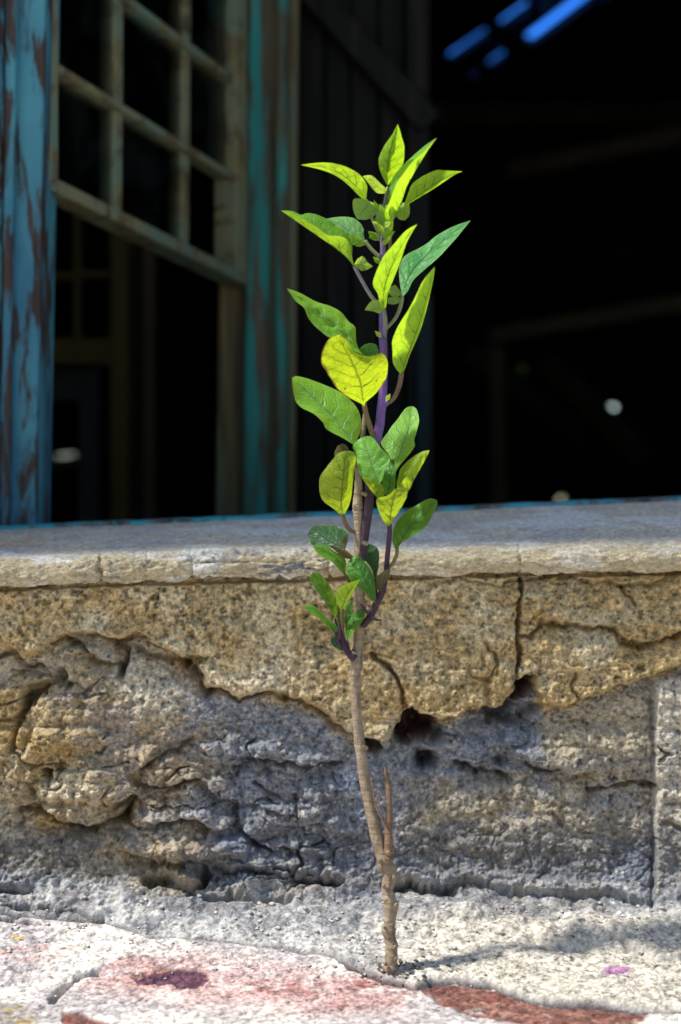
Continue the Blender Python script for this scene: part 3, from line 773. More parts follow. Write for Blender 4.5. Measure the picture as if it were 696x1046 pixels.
# ------------------------------------------------------------------ front of the building outside the frame
fw = MB()
fw.box(-4, -.36, .80, 1.0, -.06, 1.47)
fw.box(.78, 4, .80, 1.0, -.06, 1.47)
fw.box(-.36, .78, .80, 1.0, 1.2, 1.47)
fw.box(-.36, .78, .86, .925, -.06, .150)
fac = fw.build('facade', M_facade, None)
tag(fac, 'rendered facade of the ruin around its glassless window opening', 'facade')

# ------------------------------------------------------------------ window frame, sash, shutter
wf = empty('window_frame', (-.2, .95, .19))
tag(wf, 'weathered timber window frame with flaking blue and teal paint', 'window frame')
def quad_bar(name, mat, xl0, xr0, y0, xl1, xr1, y1, d, th, parent, bevel=.002):
    """board whose front face spans the pixels (xl0..xr0 at y0) to (xl1..xr1 at y1) at depth d"""
    m = MB()
    a = [P(xl1, y1, d), P(xr1, y1, d)]; b = [P(xl0, y0, d), P(xr0, y0, d)]
    sh = lambda p: (p[0], p[1] + th, p[2])
    m.hexa([a[0], a[1], sh(a[1]), sh(a[0]), b[0], b[1], sh(b[1]), sh(b[0])])
    return m.build(name, mat, parent, bevel)
quad_bar('jamb', M_bluewood, -30, 17, -900, -56, -2, 560, .945, .05, wf)
quad_bar('jamb_bead', M_bluewood, 17.5, 28, -900, -1.5, 9, 560, .939, .05, wf)
quad_bar('jamb', M_bluewood, 28.5, 63, -900, 9.5, 36, 560, .948, .05, wf)
quad_bar('post', M_olive, 243, 266, -900, 218, 246, 640, 1.262, .04, wf)
quad_bar('post', M_teal, 266.4, 283, -900, 246.4, 272, 640, 1.250, .045, wf)
quad_bar('post', M_olive, 283.3, 289, -900, 272.3, 279, 640, 1.262, .04, wf)
quad_bar('post', M_teal, 289.3, 298, -900, 279.3, 291, 640, 1.256, .04, wf)
quad_bar('post', M_olive, 298.3, 310, -900, 291.3, 301, 640, 1.268, .04, wf)
# bottom rail, a thin painted edge above the sill
bl = MB()
rx = np.linspace(-.33, .74, 110)
def railz(x):
    q = CX + x * F / .92
    return ZC - (np.interp(q, [-400, 0, 240, 456, 696, 1500], [556, 541, 531, 521.5, 511, 490]) - CY) / F * .92
rv = []; rf = []
for i, x in enumerate(rx):
    zt_ = float(railz(x)) + .0024 + .0012 * float(fbm(np.array([x * 90]), np.array([.5]), 301, 3)[0])
    yo = .9225 + .0008 * float(fbm(np.array([x * 120]), np.array([9.5]), 302, 3)[0])
    rv += [(x, yo, zt_ - .03), (x, yo, zt_), (x, yo + .05, zt_ + .0004), (x, yo + .05, zt_ - .03)]
for i in range(len(rx) - 1):
    for k in range(4):
        a = i * 4 + k; b = i * 4 + (k + 1) % 4
        rf.append((a, a + 4, b + 4, b))
rf += [(0, 1, 2, 3), tuple(len(rv) - 4 + k for k in (3, 2, 1, 0))]
me = bpy.data.meshes.new('bottom_rail'); me.from_pydata(rv, [], rf); me.update()
link('bottom_rail', me, M_rail, wf)

# sash: plane from the jamb back to the post
A0 = Vector(P(46, 523, .985)); A1 = Vector(P(247, 523, 1.262))
ax = (A1 - A0); SL = ax.length; ax.normalize()
an = Vector((ax.y, -ax.x, 0))             # towards the viewer's side
def sp(u, z, o=0.0):
    q = A0 + ax * u + an * o
    return Vector((q.x, q.y, z))
def u_of(pxx):                             # where the vertical plane of the sash meets a pixel column
    c = (pxx - CX) / F
    return (c * A0.y - A0.x) / (ax.x - c * ax.y)
def z_of(pxx, pyy):
    u = u_of(pxx); d = A0.y + ax.y * u
    return u, ZC - (pyy - CY) / F * d
TH = .014
def sash_bar(m, p0, p1, w, o=0):
    u0, z0 = z_of(*p0); u1, z1 = z_of(*p1)
    a = sp(u0, z0, o); b = sp(u1, z1, o)
    t = (b - a).normalized(); s = t.cross(an).normalized()
    m.hexa([a - s * w / 2 - an * TH / 2, a + s * w / 2 - an * TH / 2, a + s * w / 2 + an * TH / 2, a - s * w / 2 + an * TH / 2,
            b - s * w / 2 - an * TH / 2, b + s * w / 2 - an * TH / 2, b + s * w / 2 + an * TH / 2, b - s * w / 2 + an * TH / 2])
sash_o = MB()
TH = .022
sash_bar(sash_o, (40, 188.5), (247, 289), .0095)          # bottom rail
sash_bar(sash_o, (236, -330), (236, 284.5), .020)         # far stile
sash_bar(sash_o, (41, -500), (41, 188), .012)             # near stile, behind the jamb
sash = sash_o.build('sash', M_sash, wf, .0015)
mt_ = MB(); TH = .015
H = [((50, 71), (247, 191.5)), ((50, -53), (247, 95)), ((50, -175), (247, 2)), ((50, -300), (247, -92))]
for p0, p1 in H: sash_bar(mt_, p0, p1, .0060, .001)
TH = .011
for xv, yb_ in ((120, 226), (191, 260)):
    sash_bar(mt_, (xv, -400), (xv - 4 if xv < 150 else xv - 6, yb_), .0105, -.001)
mt_.build('muntin', M_sash, sash, .0012)
colsx = [(52, 118), (122, 188), (192, 235)]
Hs = [((46, 191.5), (247, 289))] + H
def yl(seg, x): return seg[0][1] + (seg[1][1] - seg[0][1]) * (x - seg[0][0]) / (seg[1][0] - seg[0][0])
for ci_, (xa, xb) in enumerate(colsx):
    for r_ in range(3):
        if (ci_, r_) in ((2, 0), (0, 2)): continue           # two lights are empty
        m = MB()
        pts = []
        for (x, seg) in ((xa, Hs[r_]), (xb, Hs[r_]), (xb, Hs[r_ + 1]), (xa, Hs[r_ + 1])):
            u, z = z_of(x, yl(seg, x)); pts.append((u, z))
        m.hexa([sp(u, z, -.0015) for u, z in pts] + [sp(u, z, .0005) for u, z in pts])
        m.build('pane', M_glass, sash)

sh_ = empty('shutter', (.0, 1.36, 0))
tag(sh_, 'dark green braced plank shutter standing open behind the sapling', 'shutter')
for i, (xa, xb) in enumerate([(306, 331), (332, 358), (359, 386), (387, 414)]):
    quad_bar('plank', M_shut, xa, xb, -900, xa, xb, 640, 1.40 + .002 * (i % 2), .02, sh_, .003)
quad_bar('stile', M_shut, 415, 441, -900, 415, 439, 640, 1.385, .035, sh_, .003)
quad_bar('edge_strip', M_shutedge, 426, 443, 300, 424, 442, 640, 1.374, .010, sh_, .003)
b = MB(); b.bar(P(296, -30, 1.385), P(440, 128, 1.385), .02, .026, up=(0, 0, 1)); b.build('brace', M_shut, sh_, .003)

# ------------------------------------------------------------------ interior
def holed_sheet(name, outline, holes, fn, thick, mat, parent=None):
    """flat sheet with openings; fn maps the sheet's 2-D coordinates to 3-D (offset t along its normal)"""
    v2 = [Vector(p) for p in outline]; ed = [(i, (i + 1) % len(outline)) for i in range(len(outline))]
    for h in holes:
        b = len(v2); v2 += [Vector(p) for p in h]; ed += [(b + i, b + (i + 1) % len(h)) for i in range(len(h))]
    vs, es, fs, *_ = geometry.delaunay_2d_cdt(v2, ed, [], 1 if False else 0, 1e-6)
    keep = []
    for f in fs:
        c = sum((vs[i] for i in f), Vector((0, 0))) / len(f)
        if any(bool(inpoly(np.array([c.x]), np.array([c.y]), [tuple(p) for p in h])[0]) for h in holes): continue
        keep.append(tuple(f))
    n = len(vs)
    V3 = [fn(p.x, p.y, 0) for p in vs] + [fn(p.x, p.y, thick) for p in vs]
    F3 = [f for f in keep] + [tuple(n + i for i in f[::-1]) for f in keep]
    cnt = {}
    for f in keep:
        for a, b in zip(f, f[1:] + f[:1]): cnt[(a, b)] = 1
    for (a, b) in cnt:
        if (b, a) not in cnt: F3.append((b, a, n + a, n + b))
    me = bpy.data.meshes.new(name); me.from_pydata(V3, [], F3); me.update()
    return link(name, me, mat, parent)

RZ, RS = 1.47, .05
Y_EDGE = .610  # unseen front eave, its reach set to shade the wall and sill
def roof_xy(x, y):        # pixel -> point on the roof plane
    c = (CY - y) / F
    d = (RZ - RS * .8 - ZC) / (c - RS)
    return ((x - CX) / F * d, d)
slits = [[(461, 62), (497, 37), (494, 31), (459, 55)], [(513, 29), (540, 10), (536, 3), (510, 22)], [(545, 4), (556, -4), (552, -8), (542, -2)], [(540, 42), (548, 46), (602, 5), (600, -5), (585, -3), (540, 33)],
         [(533, 28), (541, 22), (539, 18), (531, 24)], [(552, 14), (568, 2), (566, -3), (549, 10)], [(500, 70), (516, 59), (513, 53), (498, 64)], [(479, 82), (489, 76), (487, 72), (478, 78)], [(524, 37), (530, 33), (529, 30), (523, 34)],
         [(612, 3), (626, -6), (622, -10), (610, -1)], [(499, 51), (510, 44), (509, 42), (498, 48)]]
def fat(h, k=1.15):
    cx_ = sum(p[0] for p in h) / len(h); cy_ = sum(p[1] for p in h) / len(h)
    ux, uy = .83, -.56
    o_ = []
    for x, y in h:
        dx, dy = x - cx_, y - cy_
        a_ = dx * ux + dy * uy; b_ = -dx * uy + dy * ux
        a_ *= 1.12
        o_.append((cx_ + a_ * ux - b_ * k * uy, cy_ + a_ * uy + b_ * k * ux))
    return o_
holes = [[roof_xy(*p) for p in (fat(h) if i_ != 3 else fat(h, .85))] for i_, h in enumerate(slits)]
roof = holed_sheet('roof', [(-4, Y_EDGE), (4, Y_EDGE), (4, 6.1), (-4, 6.1)], holes, lambda x, y, t: (x, y, RZ + RS * (y - .8) + t), .025, M_roof)
tag(roof, 'rusted sheet roof of the ruin with long slanting gaps', 'roof')
for yy in (2.0, 3.1, 5.3):
    m = MB(); m.bar((-3.9, yy, RZ + RS * (yy - .8) - .045), (3.9, yy, RZ + RS * (yy - .8) - .045), .06, .08); m.build('rafter', M_darkwood, roof)

tvv = []; tff = []  # blue sheet added over the roof gaps in place of sky
for j in range(13):
    for i in range(13):
        x = -.2 + i * .15; y = 3.55 + j * .16
        tvv.append((x, y, RZ + RS * (y - .8) + .06 + .04 * math.sin(i * 1.3 + j * .7) * math.sin(j * .9) + .0 * x))
        if i and j: q = j * 13 + i; tff.append((q - 14, q - 13, q, q - 1))
me = bpy.data.meshes.new('sky_sheet'); me.from_pydata(tvv, [], tff); me.update()
for p in me.polygons: p.use_smooth = True
mt, ntt, ott = new_mat('sky_sheet_blue')
pd = N(ntt, 'ShaderNodeBsdfDiffuse'); pd.inputs[0].default_value = (.02, .12, .45, 1)
pt = N(ntt, 'ShaderNodeBsdfTranslucent'); pt.inputs[0].default_value = (.03, .19, .72, 1)
pm = N(ntt, 'ShaderNodeMixShader'); pm.inputs[0].default_value = .85
ntt.links.new(pd.outputs[0], pm.inputs[1]); ntt.links.new(pt.outputs[0], pm.inputs[2]); ntt.links.new(pm.outputs[0], ott.inputs[0])
tag(link('sky_sheet', me, mt), 'blue sheet added in place of sky behind the roof gaps', 'sky_sheet')
DB = 6.0
def bw(x, y): return ((x - CX) / F * DB, ZC - (y - CY) / F * DB)
def hole(cx, cy, rx, ry, n=8, rot=0):
    o = []
    for i in range(n):
        a = 2 * math.pi * i / n; r = random.uniform(.8, 1.15)
        x = math.cos(a) * rx * r; y = math.sin(a) * ry * r
        o.append(bw(cx + x * math.cos(rot) - y * math.sin(rot), cy + x * math.sin(rot) + y * math.cos(rot)))
    return o
bholes = [hole(624, 418, 7.5, 4.5, 9, -.4), hole(534, 377, 2.0, 1.2, 7, -.4), hole(652, 463, 1.7, 1.5, 7), hole(575, 510, 4.5, 3.5, 8), hole(553, 121, .8, .8, 6), hole(517, 150, 1.0, .8, 6, -.3),
          hole(638, 257, .9, .7, 6), hole(67, 465, 12, .6, 10, -.12), hole(632, 461, .8, .6, 6)]
bwall = holed_sheet('rear_wall', [(-4, -.06), (4, -.06), (4, 1.72), (-4, 1.72)], bholes, lambda x, z, t: (x, DB + t, z), .02, M_darkroom)
tag(bwall, 'dark rear wall of the ruin pierced by small bright holes', 'wall')
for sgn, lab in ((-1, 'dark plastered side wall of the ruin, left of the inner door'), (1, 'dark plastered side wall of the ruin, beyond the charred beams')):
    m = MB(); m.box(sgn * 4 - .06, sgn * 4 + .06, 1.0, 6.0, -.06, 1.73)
    tag(m.build('side_wall', M_darkroom), lab, 'wall')
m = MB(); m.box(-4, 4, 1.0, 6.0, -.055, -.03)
tag(m.build('floor', M_darkroom), kind='structure')

# charred beams in the dark
def beam(p0, d0, p1, d1, w, lab):
    m = MB(); m.bar(P(*p0, d0), P(*p1, d1), w, w * 1.2)
    tag(m.build('beam', M_darkwood, None, .006), lab, 'beam', 'charred beams inside the ruin')
beam((520, 175), 3.6, (700, 138), 3.4, .035, 'dusty upper beam crossing the dark room below the roof gaps')
beam((500, 344), 3.2, (720, 306), 3.0, .030, 'lower dusty beam crossing the dark room at mid height')
beam((507, 346), 3.25, (512, 620), 3.25, .03, 'upright charred beam carrying the lower crossbeam')
beam((560, 372), 4.0, (660, 470), 3.8, .05, 'fallen charred beam slanting down beside the bright hole')
beam((480, 360), 4.4, (600, 450), 4.2, .04, 'thin fallen beam slanting behind the upright one')

# inner door in a partition
idr = empty('inner_door', (-.5, 1.9, -.03))
tag(idr, 'dim inner door with yellowed frame and glazed transom seen past the blue jamb', 'door')
quad_bar('frame_post', M_innerwood, 112, 131, 230, 112, 131, 722, 1.9, .07, idr, .004)
quad_bar('frame_post', M_innerwood, -30, -8, -60, -30, -8, 722, 1.9, .07, idr, .004)
quad_bar('frame_post', M_innerwood, 112, 131, -60, 112, 131, 229, 1.902, .07, idr, .004)
quad_bar('transom_bar', M_innerwood, -8, 112, 345, -8, 112, 372, 1.905, .06, idr, .004)
quad_bar('transom_muntin', M_innerwood, 75, 82, -60, 75, 82, 345, 1.91, .02, idr, .002)
quad_bar('transom_muntin', M_innerwood, -8, 75, 278, -8, 75, 285, 1.912, .02, idr, .002)
quad_bar('transom_muntin', M_innerwood, 82, 112, 276, 82, 112, 283, 1.912, .02, idr, .002)
leaf_d = MB()
def addq(mb, x0, x1, y0, y1, d, th):
    a = P(x0, y1, d); c = P(x1, y0, d)
    mb.box(a[0], c[0], d, d + th, a[2], c[2])
addq(leaf_d, 80, 101, 376, 722, 1.94, .03); addq(leaf_d, -5, 79.8, 376, 410, 1.94, .03); addq(leaf_d, -5, 79.8, 560, 722, 1.94, .03); addq(leaf_d, -5, 30, 411, 559, 1.94, .03)
addq(leaf_d, 30.3, 79.6, 471, 478, 1.945, .02)
leaf_d.build('door_leaf', M_innerdoor, idr, .003)
m = MB(); pa = P(131, 722, 1.94); pb = P(152, -60, 1.94)
m.box(pa[0] + .001, pb[0], 1.935, 1.98, -.03, 1.5)
pc = P(-30, 0, 1.9); m.box(-3.9, pc[0] - .001, 1.935, 1.98, -.03, 1.5)
tag(m.build('partition', M_darkroom), 'dark inner partition holding the dim door', 'partition')
m = MB(); pa = P(146, 722, 1.7); pb = P(158, -60, 1.7); m.box(pa[0], pb[0], 1.7, 1.73, -.03, 1.48)
tag(m.build('wooden_post', M_darkwood, None, .004), 'thin dark post standing right of the inner door', 'post')

# shrub seen through the lowest hole, behind the building
sv = []; sf_ = []
for i in range(900):
    a = random.uniform(0, 6.28); r = math.sqrt(random.random()) * .8; z = random.uniform(-.02, 1.3)
    c = Vector((1.15 + math.cos(a) * r, 8.6 + math.sin(a) * r * .7, z))
    n = Vector((random.gauss(0, 1), random.gauss(0, 1), random.gauss(0, 1))).normalized()
    t = n.orthogonal().normalized(); w = n.cross(t); s = random.uniform(.04, .075)
    b0 = len(sv); sv += [c - t * s, c + w * s * .45, c + t * s, c - w * s * .45]; sf_.append((b0, b0 + 1, b0 + 2, b0 + 3))
me = bpy.data.meshes.new('shrub'); me.from_pydata(sv, [], sf_); me.update()
tag(link('shrub', me, mat_plain('shrub_leaves', (.07, .14, .02), (.12, .22, .03), (20, 20, 20))), 'green shrub outside, glimpsed through the lowest hole of the rear wall', 'shrub')

tv = []; tf = []  # unseen foliage bank added behind the camera to block low sky light
for i in range(9000):
    x = random.uniform(-13, 13); z = 11.0 * random.random() ** .9 * (.8 + .3 * math.sin(x * .9) * math.sin(x * .37 + 1))
    c = Vector((x, -5.5 - random.random() * 2.2 - .02 * x * x, z))
    n = Vector((random.gauss(0, 1), random.gauss(0, 1), random.gauss(0, 1))).normalized()
    t = n.orthogonal().normalized(); w = n.cross(t); s = random.uniform(.14, .34)
    b0 = len(tv); tv += [c - t * s, c + w * s * .55, c + t * s, c - w * s * .55]; tf.append((b0, b0 + 1, b0 + 2, b0 + 3))
me = bpy.data.meshes.new('sky_blocker'); me.from_pydata(tv, [], tf); me.update()
tag(link('sky_blocker', me, mat_plain('sky_blocker_leaves', (.05, .08, .025), (.09, .12, .04), (2, 2, 2))), kind='stuff')

# ------------------------------------------------------------------ the sapling
YEL = dict(vein_u=(.16, .11, .05), vein_t=(.40, .55, .30))
ML = {
    'young': mat_leaf('young_leaf', (.12, .40, .06), (.30, .54, .04), (.54, .95, .03), (.09, .11, .02), (.40, .60, .35), .50),
    'fresh': mat_leaf('fresh_leaf', (.15, .46, .06), (.26, .48, .03), (.46, .82, .03), (.13, .11, .04), (.45, .65, .35), .42, spots=.5),
    'pale': mat_leaf('pale_leaf', (.12, .38, .13), (.28, .48, .06), (.50, .70, .05), (.2, .22, .06), (.5, .7, .5), .35),
    'yellow': mat_leaf('yellowing_leaf', (.30, .40, .03), (.44, .58, .02), (.66, .97, .02), (.14, .09, .03), (.45, .55, .2), .52, edge=(.30, .10, .01), spots=.7),
    'olive': mat_leaf('veined_leaf', (.16, .32, .04), (.30, .45, .03), (.52, .80, .02), (.07, .05, .03), (.3, .4, .2), .48, spots=.5),
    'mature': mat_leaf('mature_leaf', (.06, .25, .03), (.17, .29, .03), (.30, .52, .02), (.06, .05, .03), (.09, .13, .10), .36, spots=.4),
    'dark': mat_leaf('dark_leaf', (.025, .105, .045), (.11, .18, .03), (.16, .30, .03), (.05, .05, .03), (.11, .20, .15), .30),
    'cool': mat_leaf('cool_green_leaf', (.06, .30, .085), (.2, .36, .05), (.25, .55, .06), (.2, .22, .06), (.20, .46, .22), .3),
    'bud': mat_leaf('bud_leaf', (.36, .56, .14), (.40, .58, .08), (.6, .9, .08), (.3, .4, .1), (.4, .6, .3), .5),
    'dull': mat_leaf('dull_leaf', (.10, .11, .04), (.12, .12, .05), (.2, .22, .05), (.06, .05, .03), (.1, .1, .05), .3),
}
MP = {
    'purple': mat_bark('purple_shoot_skin', (.15, .075, .27), (.20, .10, .33), (.11, .05, .20), .2),
    'plum': mat_bark('plum_stalk_skin', (.045, .022, .045), (.07, .035, .055), (.03, .02, .03), .2),
    'brown': mat_bark('olive_stalk_skin', (.20, .17, .05), (.17, .10, .06), (.11, .06, .05), .2),
    'green': mat_bark('green_stalk_skin', (.30, .36, .13), (.26, .28, .16), (.25, .18, .22), .15),
    'mauve': mat_bark('mauve_stalk_skin', (.24, .19, .27), (.28, .28, .18), (.2, .12, .25), .15),
    'bark': mat_bark('pale_bark', (.28, .21, .135), (.37, .29, .20), (.14, .10, .065), .9),
    'dry': mat_bark('dry_bark', (.19, .115, .07), (.26, .17, .10), (.10, .06, .04), .8),
    'straw': mat_bark('straw_bark', (.5, .36, .12), (.55, .42, .18), (.4, .3, .12), .3),
}
def dp(y):   # depth of the stem at a picture height
    return float(np.interp(y, [120, 260, 400, 520, 620, 760, 880, 1000], [.698, .702, .706, .710, .712, .712, .7095, .7065]))
def mat_shoot():
    m, nt, out = new_mat('purple_shoot_gradient')
    v = objco(nt); sp_ = N(nt, 'ShaderNodeSeparateXYZ'); nt.links.new(v, sp_.inputs[0])
    n1 = noise(nt, 420, 4, .6, v)
    z = mathn(nt, 'ADD', mathn(nt, 'DIVIDE', mathn(nt, 'SUBTRACT', sp_.outputs[2], .23), .16), mathn(nt, 'MULTIPLY', mathn(nt, 'SUBTRACT', noise(nt, 90, 3, .6, v), .5), .25))
    c = ramp(nt, z, (.04, (.05, .028, .05)), (.16, (.15, .075, .26)), (.62, (.17, .085, .30)), (.80, (.20, .14, .24)), (.98, (.24, .30, .13)))  # dark low end paints in the shade; the tip turns green
    c = mixc(nt, ramp(nt, n1, (.52, (0, 0, 0)), (.66, (.7, .7, .7))), c, (.08, .045, .12))
    principled(nt, out, c, .5, .35, bump(nt, n1, .4, .0008))
    return m
MP['purple'] = mat_shoot()
plant = empty('sapling', P(399, 1000, .7065))
tag(plant, 'slender sapling with purple shoot and yellow green leaves rooted at the wall foot', 'plant')

def stalk(name, pts, mat, parent, off=0.0, bump_=0.0, seed=1, sides=10):
    P3 = [P(p[0], p[1], dp(p[1]) - (off if len(p) < 4 else p[3]) * .001) for p in pts]
    if name == 'stem': P3[0] = (P3[1][0], P3[1][1] + .002, -.012)
    rd = [p[2] * (.86 if name == 'stem' else 1) / F * dp(p[1]) for p in pts]
    return link(name, tube_mesh(name, P3, rd, sides, bump_, seed), MP[mat], parent)

stem = stalk('stem', [(398.5, 1030, 10.5, 0), (398.5, 1008, 9.6, 0), (399, 998, 7.8, 0), (399, 990, 8.4, 0), (399.5, 983, 7.2, 0), (400, 968, 7.6, 0), (398.5, 960, 6.6, 0), (397, 948, 7.8, 0), (399, 938, 6.8, 0), (399.5, 925, 8.2, 0), (397, 916, 6.6, 0), (396, 908, 7.0, 0), (398, 893, 8.3), (394, 882, 9.4), (389, 868, 7.4), (383, 846, 6.9), (376, 815, 6.4), (371, 788, 6.4), (367, 752, 6.0), (364, 722, 6.1), (363.5, 690, 6.3),
             (365, 668, 7.0), (366, 650, 6.0), (367.5, 610, 5.6), (366.5, 575, 5.5), (366, 548, 5.6), (366.5, 525, 5.6), (365.5, 519, 6.2), (366, 505, 5.0), (366.5, 492, 4.4), (364.5, 478, 3.0), (363.5, 470, 1.6)], 'bark', plant, 0, .32, 3, 18)
for (x, y, r) in [(404, 968, 2.2), (393, 948, 2.0), (405, 925, 2.2), (392, 906, 2.2), (403, 897, 2.2), (388, 880, 2.6), (397, 872, 2.8), (372, 764, 2.2), (361, 668, 2.2), (371, 505, 2.4), (363, 519, 2.6), (372, 555, 2.6), (394, 985, 2.0), (405, 980, 1.8)]:
    q = dp(y)
    link('bud_scar', tube_mesh('bud_scar', [P(x - (x - 399) * .1, y, q - .0035), P(x, y - 1, q - .0050), P(x, y - 2, q - .0062)], [r / F * q, r * .85 / F * q, r * .3 / F * q], 8, .3, 2, 3), MP['bark'], stem)
stalk('dead_twig', [(397, 878, 5.5), (397.5, 862, 4.4), (397, 842, 3.5), (398, 822, 3.2), (397, 806, 2.9), (394.5, 792, 2.2), (393.5, 784, 1.0)], 'dry', plant, 2, .45, 8, 10)
stalk('dead_sprig', [(396, 845, 1.3), (390, 836, 1.0), (384, 822, .9), (381, 806, .8), (380, 796, .5)], 'dry', plant, 4, .4, 4, 6)
stalk('dead_sprig', [(386, 826, 1.0), (388, 815, .8), (386, 808, .5)], 'dry', plant, 4, .3, 5, 6)
stalk('stub', [(362, 480, 2.0), (368, 462, 2.4), (370.5, 447, 2.4), (372.5, 428, 2.2), (374, 415, 1.4)], 'bark', plant, -4, .2, 6, 8)
shoot = stalk('shoot', [(369, 575, 3.2), (371, 558, 4.0), (374, 536, 4.6), (377, 512, 4.4), (378, 488, 4.4), (382, 465, 4.5), (387, 440, 4.6), (390.5, 412, 4.8), (392, 380, 4.4), (391.5, 350, 4.1), (391, 320, 3.7), (391, 290, 3.4), (391.5, 260, 3.1), (391, 238, 2.7), (392, 218, 2.2), (394, 203, 1.8), (396, 192, 1.2)], 'purple', plant, 1, .16, 7, 14)
for (x, y, r) in [(394.5, 411, 3.0), (389.5, 346, 2.6), (393.5, 334, 2.4), (388.5, 312, 2.4), (393, 266, 2.2), (388, 262, 2.0), (385, 452, 2.6), (380, 470, 2.4), (376, 516, 2.6), (393, 300, 1.8), (389.5, 380, 1.8)]:
    q = dp(y)
    link('node', tube_mesh('node', [P(x, y + 2, q - .0005), P(x + .6, y, q - .0022), P(x + .4, y - 3, q - .0028)], [r * .9 / F * q, r / F * q, r * .3 / F * q], 8, .3, 2, 3), MP['purple'], shoot)
# lower length of the shoot; its shade is painted in as dark plum
stalk('shoot_base', [(369, 576, 3.6), (371, 558, 4.4), (374, 536, 5.0), (377, 512, 4.8), (377.5, 490, 4.7)], 'plum', plant, 1, .05, 7, 12)
stalk('side_branch', [(370, 640, 3.0), (377.5, 631, 3.8), (383, 620, 3.6), (387, 612, 3.4), (391, 603, 3.2), (394, 590, 2.8), (395.5, 579, 2.9)], 'plum', plant, 3, .15, 9, 10)
stalk('side_branch', [(363, 673, 3.2), (358, 669, 3.6), (353, 661, 2.6), (349, 650, 2.2), (347, 638, 2.0)], 'plum', plant, 4, .1, 10, 10)
for pts in ([(377, 628, 1.6), (372, 621, 1.2), (368, 617, .5)], [(379, 631, 1.8), (385, 633, 1.2), (390, 634, .4)], [(356, 668, 2.6), (360, 671, 3.0), (365, 670, 1.2)], [(372, 624, 1.2), (375, 617, .5)]):
    stalk('thorn', pts, 'plum', plant, 5, .1, 3, 6)

def resample(pts, n):
    q = np.array(pts, float)
    # Catmull-Rom then by length
    out = []
    m = len(q)
    for i in range(m - 1):
        p0, p1, p2, p3 = q[max(i - 1, 0)], q[i], q[i + 1], q[min(i + 2, m - 1)]
        for k in range(8):
            t = k / 8
            out.append(.5 * (2 * p1 + (p2 - p0) * t + (2 * p0 - 5 * p1 + 4 * p2 - p3) * t * t + (3 * p1 - p0 - 3 * p2 + p3) * t ** 3))
    out.append(q[-1]); out = np.array(out)
    s = np.concatenate([[0], np.cumsum(np.hypot(*np.diff(out, axis=0).T))])
    u = np.linspace(0, s[-1], n)
    return np.stack([np.interp(u, s, out[:, 0]), np.interp(u, s, out[:, 1])], -1)

LEAF_N = 0
def leaf(mat, base, tip, L, M, R, under=False, d0=0, d1=0, oL=0, oR=0, arch=0, rip=.9, pet=None, pmat='green', off=0, label=None, blister=0):
    """L, M, R: edge, midrib, edge from base to tip in picture coordinates; d0/d1 mm towards the viewer at base/tip; oL/oR edges"""
    global LEAF_N
    LEAF_N += 1
    n, hw = 34, 9
    Lc = resample([base] + L + [tip], n); Rc = resample([base] + R + [tip], n); Mc = resample([base] + (M or [((base[0] + tip[0]) / 2, (base[1] + tip[1]) / 2)]) + [tip], n)
    t = np.linspace(0, 1, n)
    D0 = dp(base[1])
    dM = d0 + (d1 - d0) * t + arch * np.sin(np.pi * t)
    env = np.sin(np.pi * np.clip(t, .0, 1)) ** .6
    us = np.linspace(-1, 1, 2 * hw + 1)
    V = np.zeros((n, len(us), 3)); UV = np.zeros((n, len(us), 2))
    for j, u in enumerate(us):
        E, o = (Lc, oL) if u < 0 else (Rc, oR)
        a = abs(u)
        xy = Mc + (E - Mc) * a * (1 + .05 * fbm(t * 9 + LEAF_N * 3.7, t * 0 + (1.5 if u < 0 else 7.5), 402, 2))[:, None]
        dm = dM + o * env * a ** 1.4
        r = rip * (fbm(xy[:, 0] / 13 + LEAF_N * 7.1, xy[:, 1] / 13, LEAF_N, 2) * (.3 + a)) * env
        r2 = .45 * rip * np.sin(t * 6.5 * 2 * np.pi - a * 8 + (0 if u < 0 else 1.5)) * a * (1 - a * .5) * env
        if blister:
            f1_, f2_, _ = worley(xy[:, 0] / 7.5, xy[:, 1] / 6.5, 400)
            r2 = r2 + blister * np.clip(1 - f1_ * 1.2, 0, 1) * env * (1 - a * .5)
        if not blister:
            f1_, f2_, _ = worley(xy[:, 0] / 8.5, xy[:, 1] / 8.0, 401 + LEAF_N)
            r2 = r2 + .7 * np.clip(1 - f1_ * 1.2, 0, 1) * env * (1 - a * .5)
        mm = dm + r + r2 + off
        D = D0 - mm * .001
        V[:, j, 0] = (xy[:, 0] - CX) / F * D; V[:, j, 1] = D; V[:, j, 2] = ZC - (xy[:, 1] - CY) / F * D
        UV[:, j, 0] = (u + 1) / 2; UV[:, j, 1] = t
    o = link('leaf', grid_mesh('leaf', V, None, flip=under, uv=UV), ML[mat], plant)
    if label: o['label'] = label
    if pet:
        pl = [(x, y, r, (off + d0) * (1 - i / max(1, len(pet) - 1)) + (pe if False else 0)) for i, (x, y, r) in enumerate(pet)]
        P3 = []; rd = []
        for i, (x, y, r) in enumerate(pet):
            w = 1 - i / max(1, len(pet) - 1)
            D = (D0 - (off + d0) * .001) * w + (dp(y) - .0005) * (1 - w)
            P3.append(P(x, y, D)); rd.append(r / F * D)
        link('petiole', tube_mesh('petiole', P3, rd, 8, .05, 3, 5), MP[pmat], o)
    return o

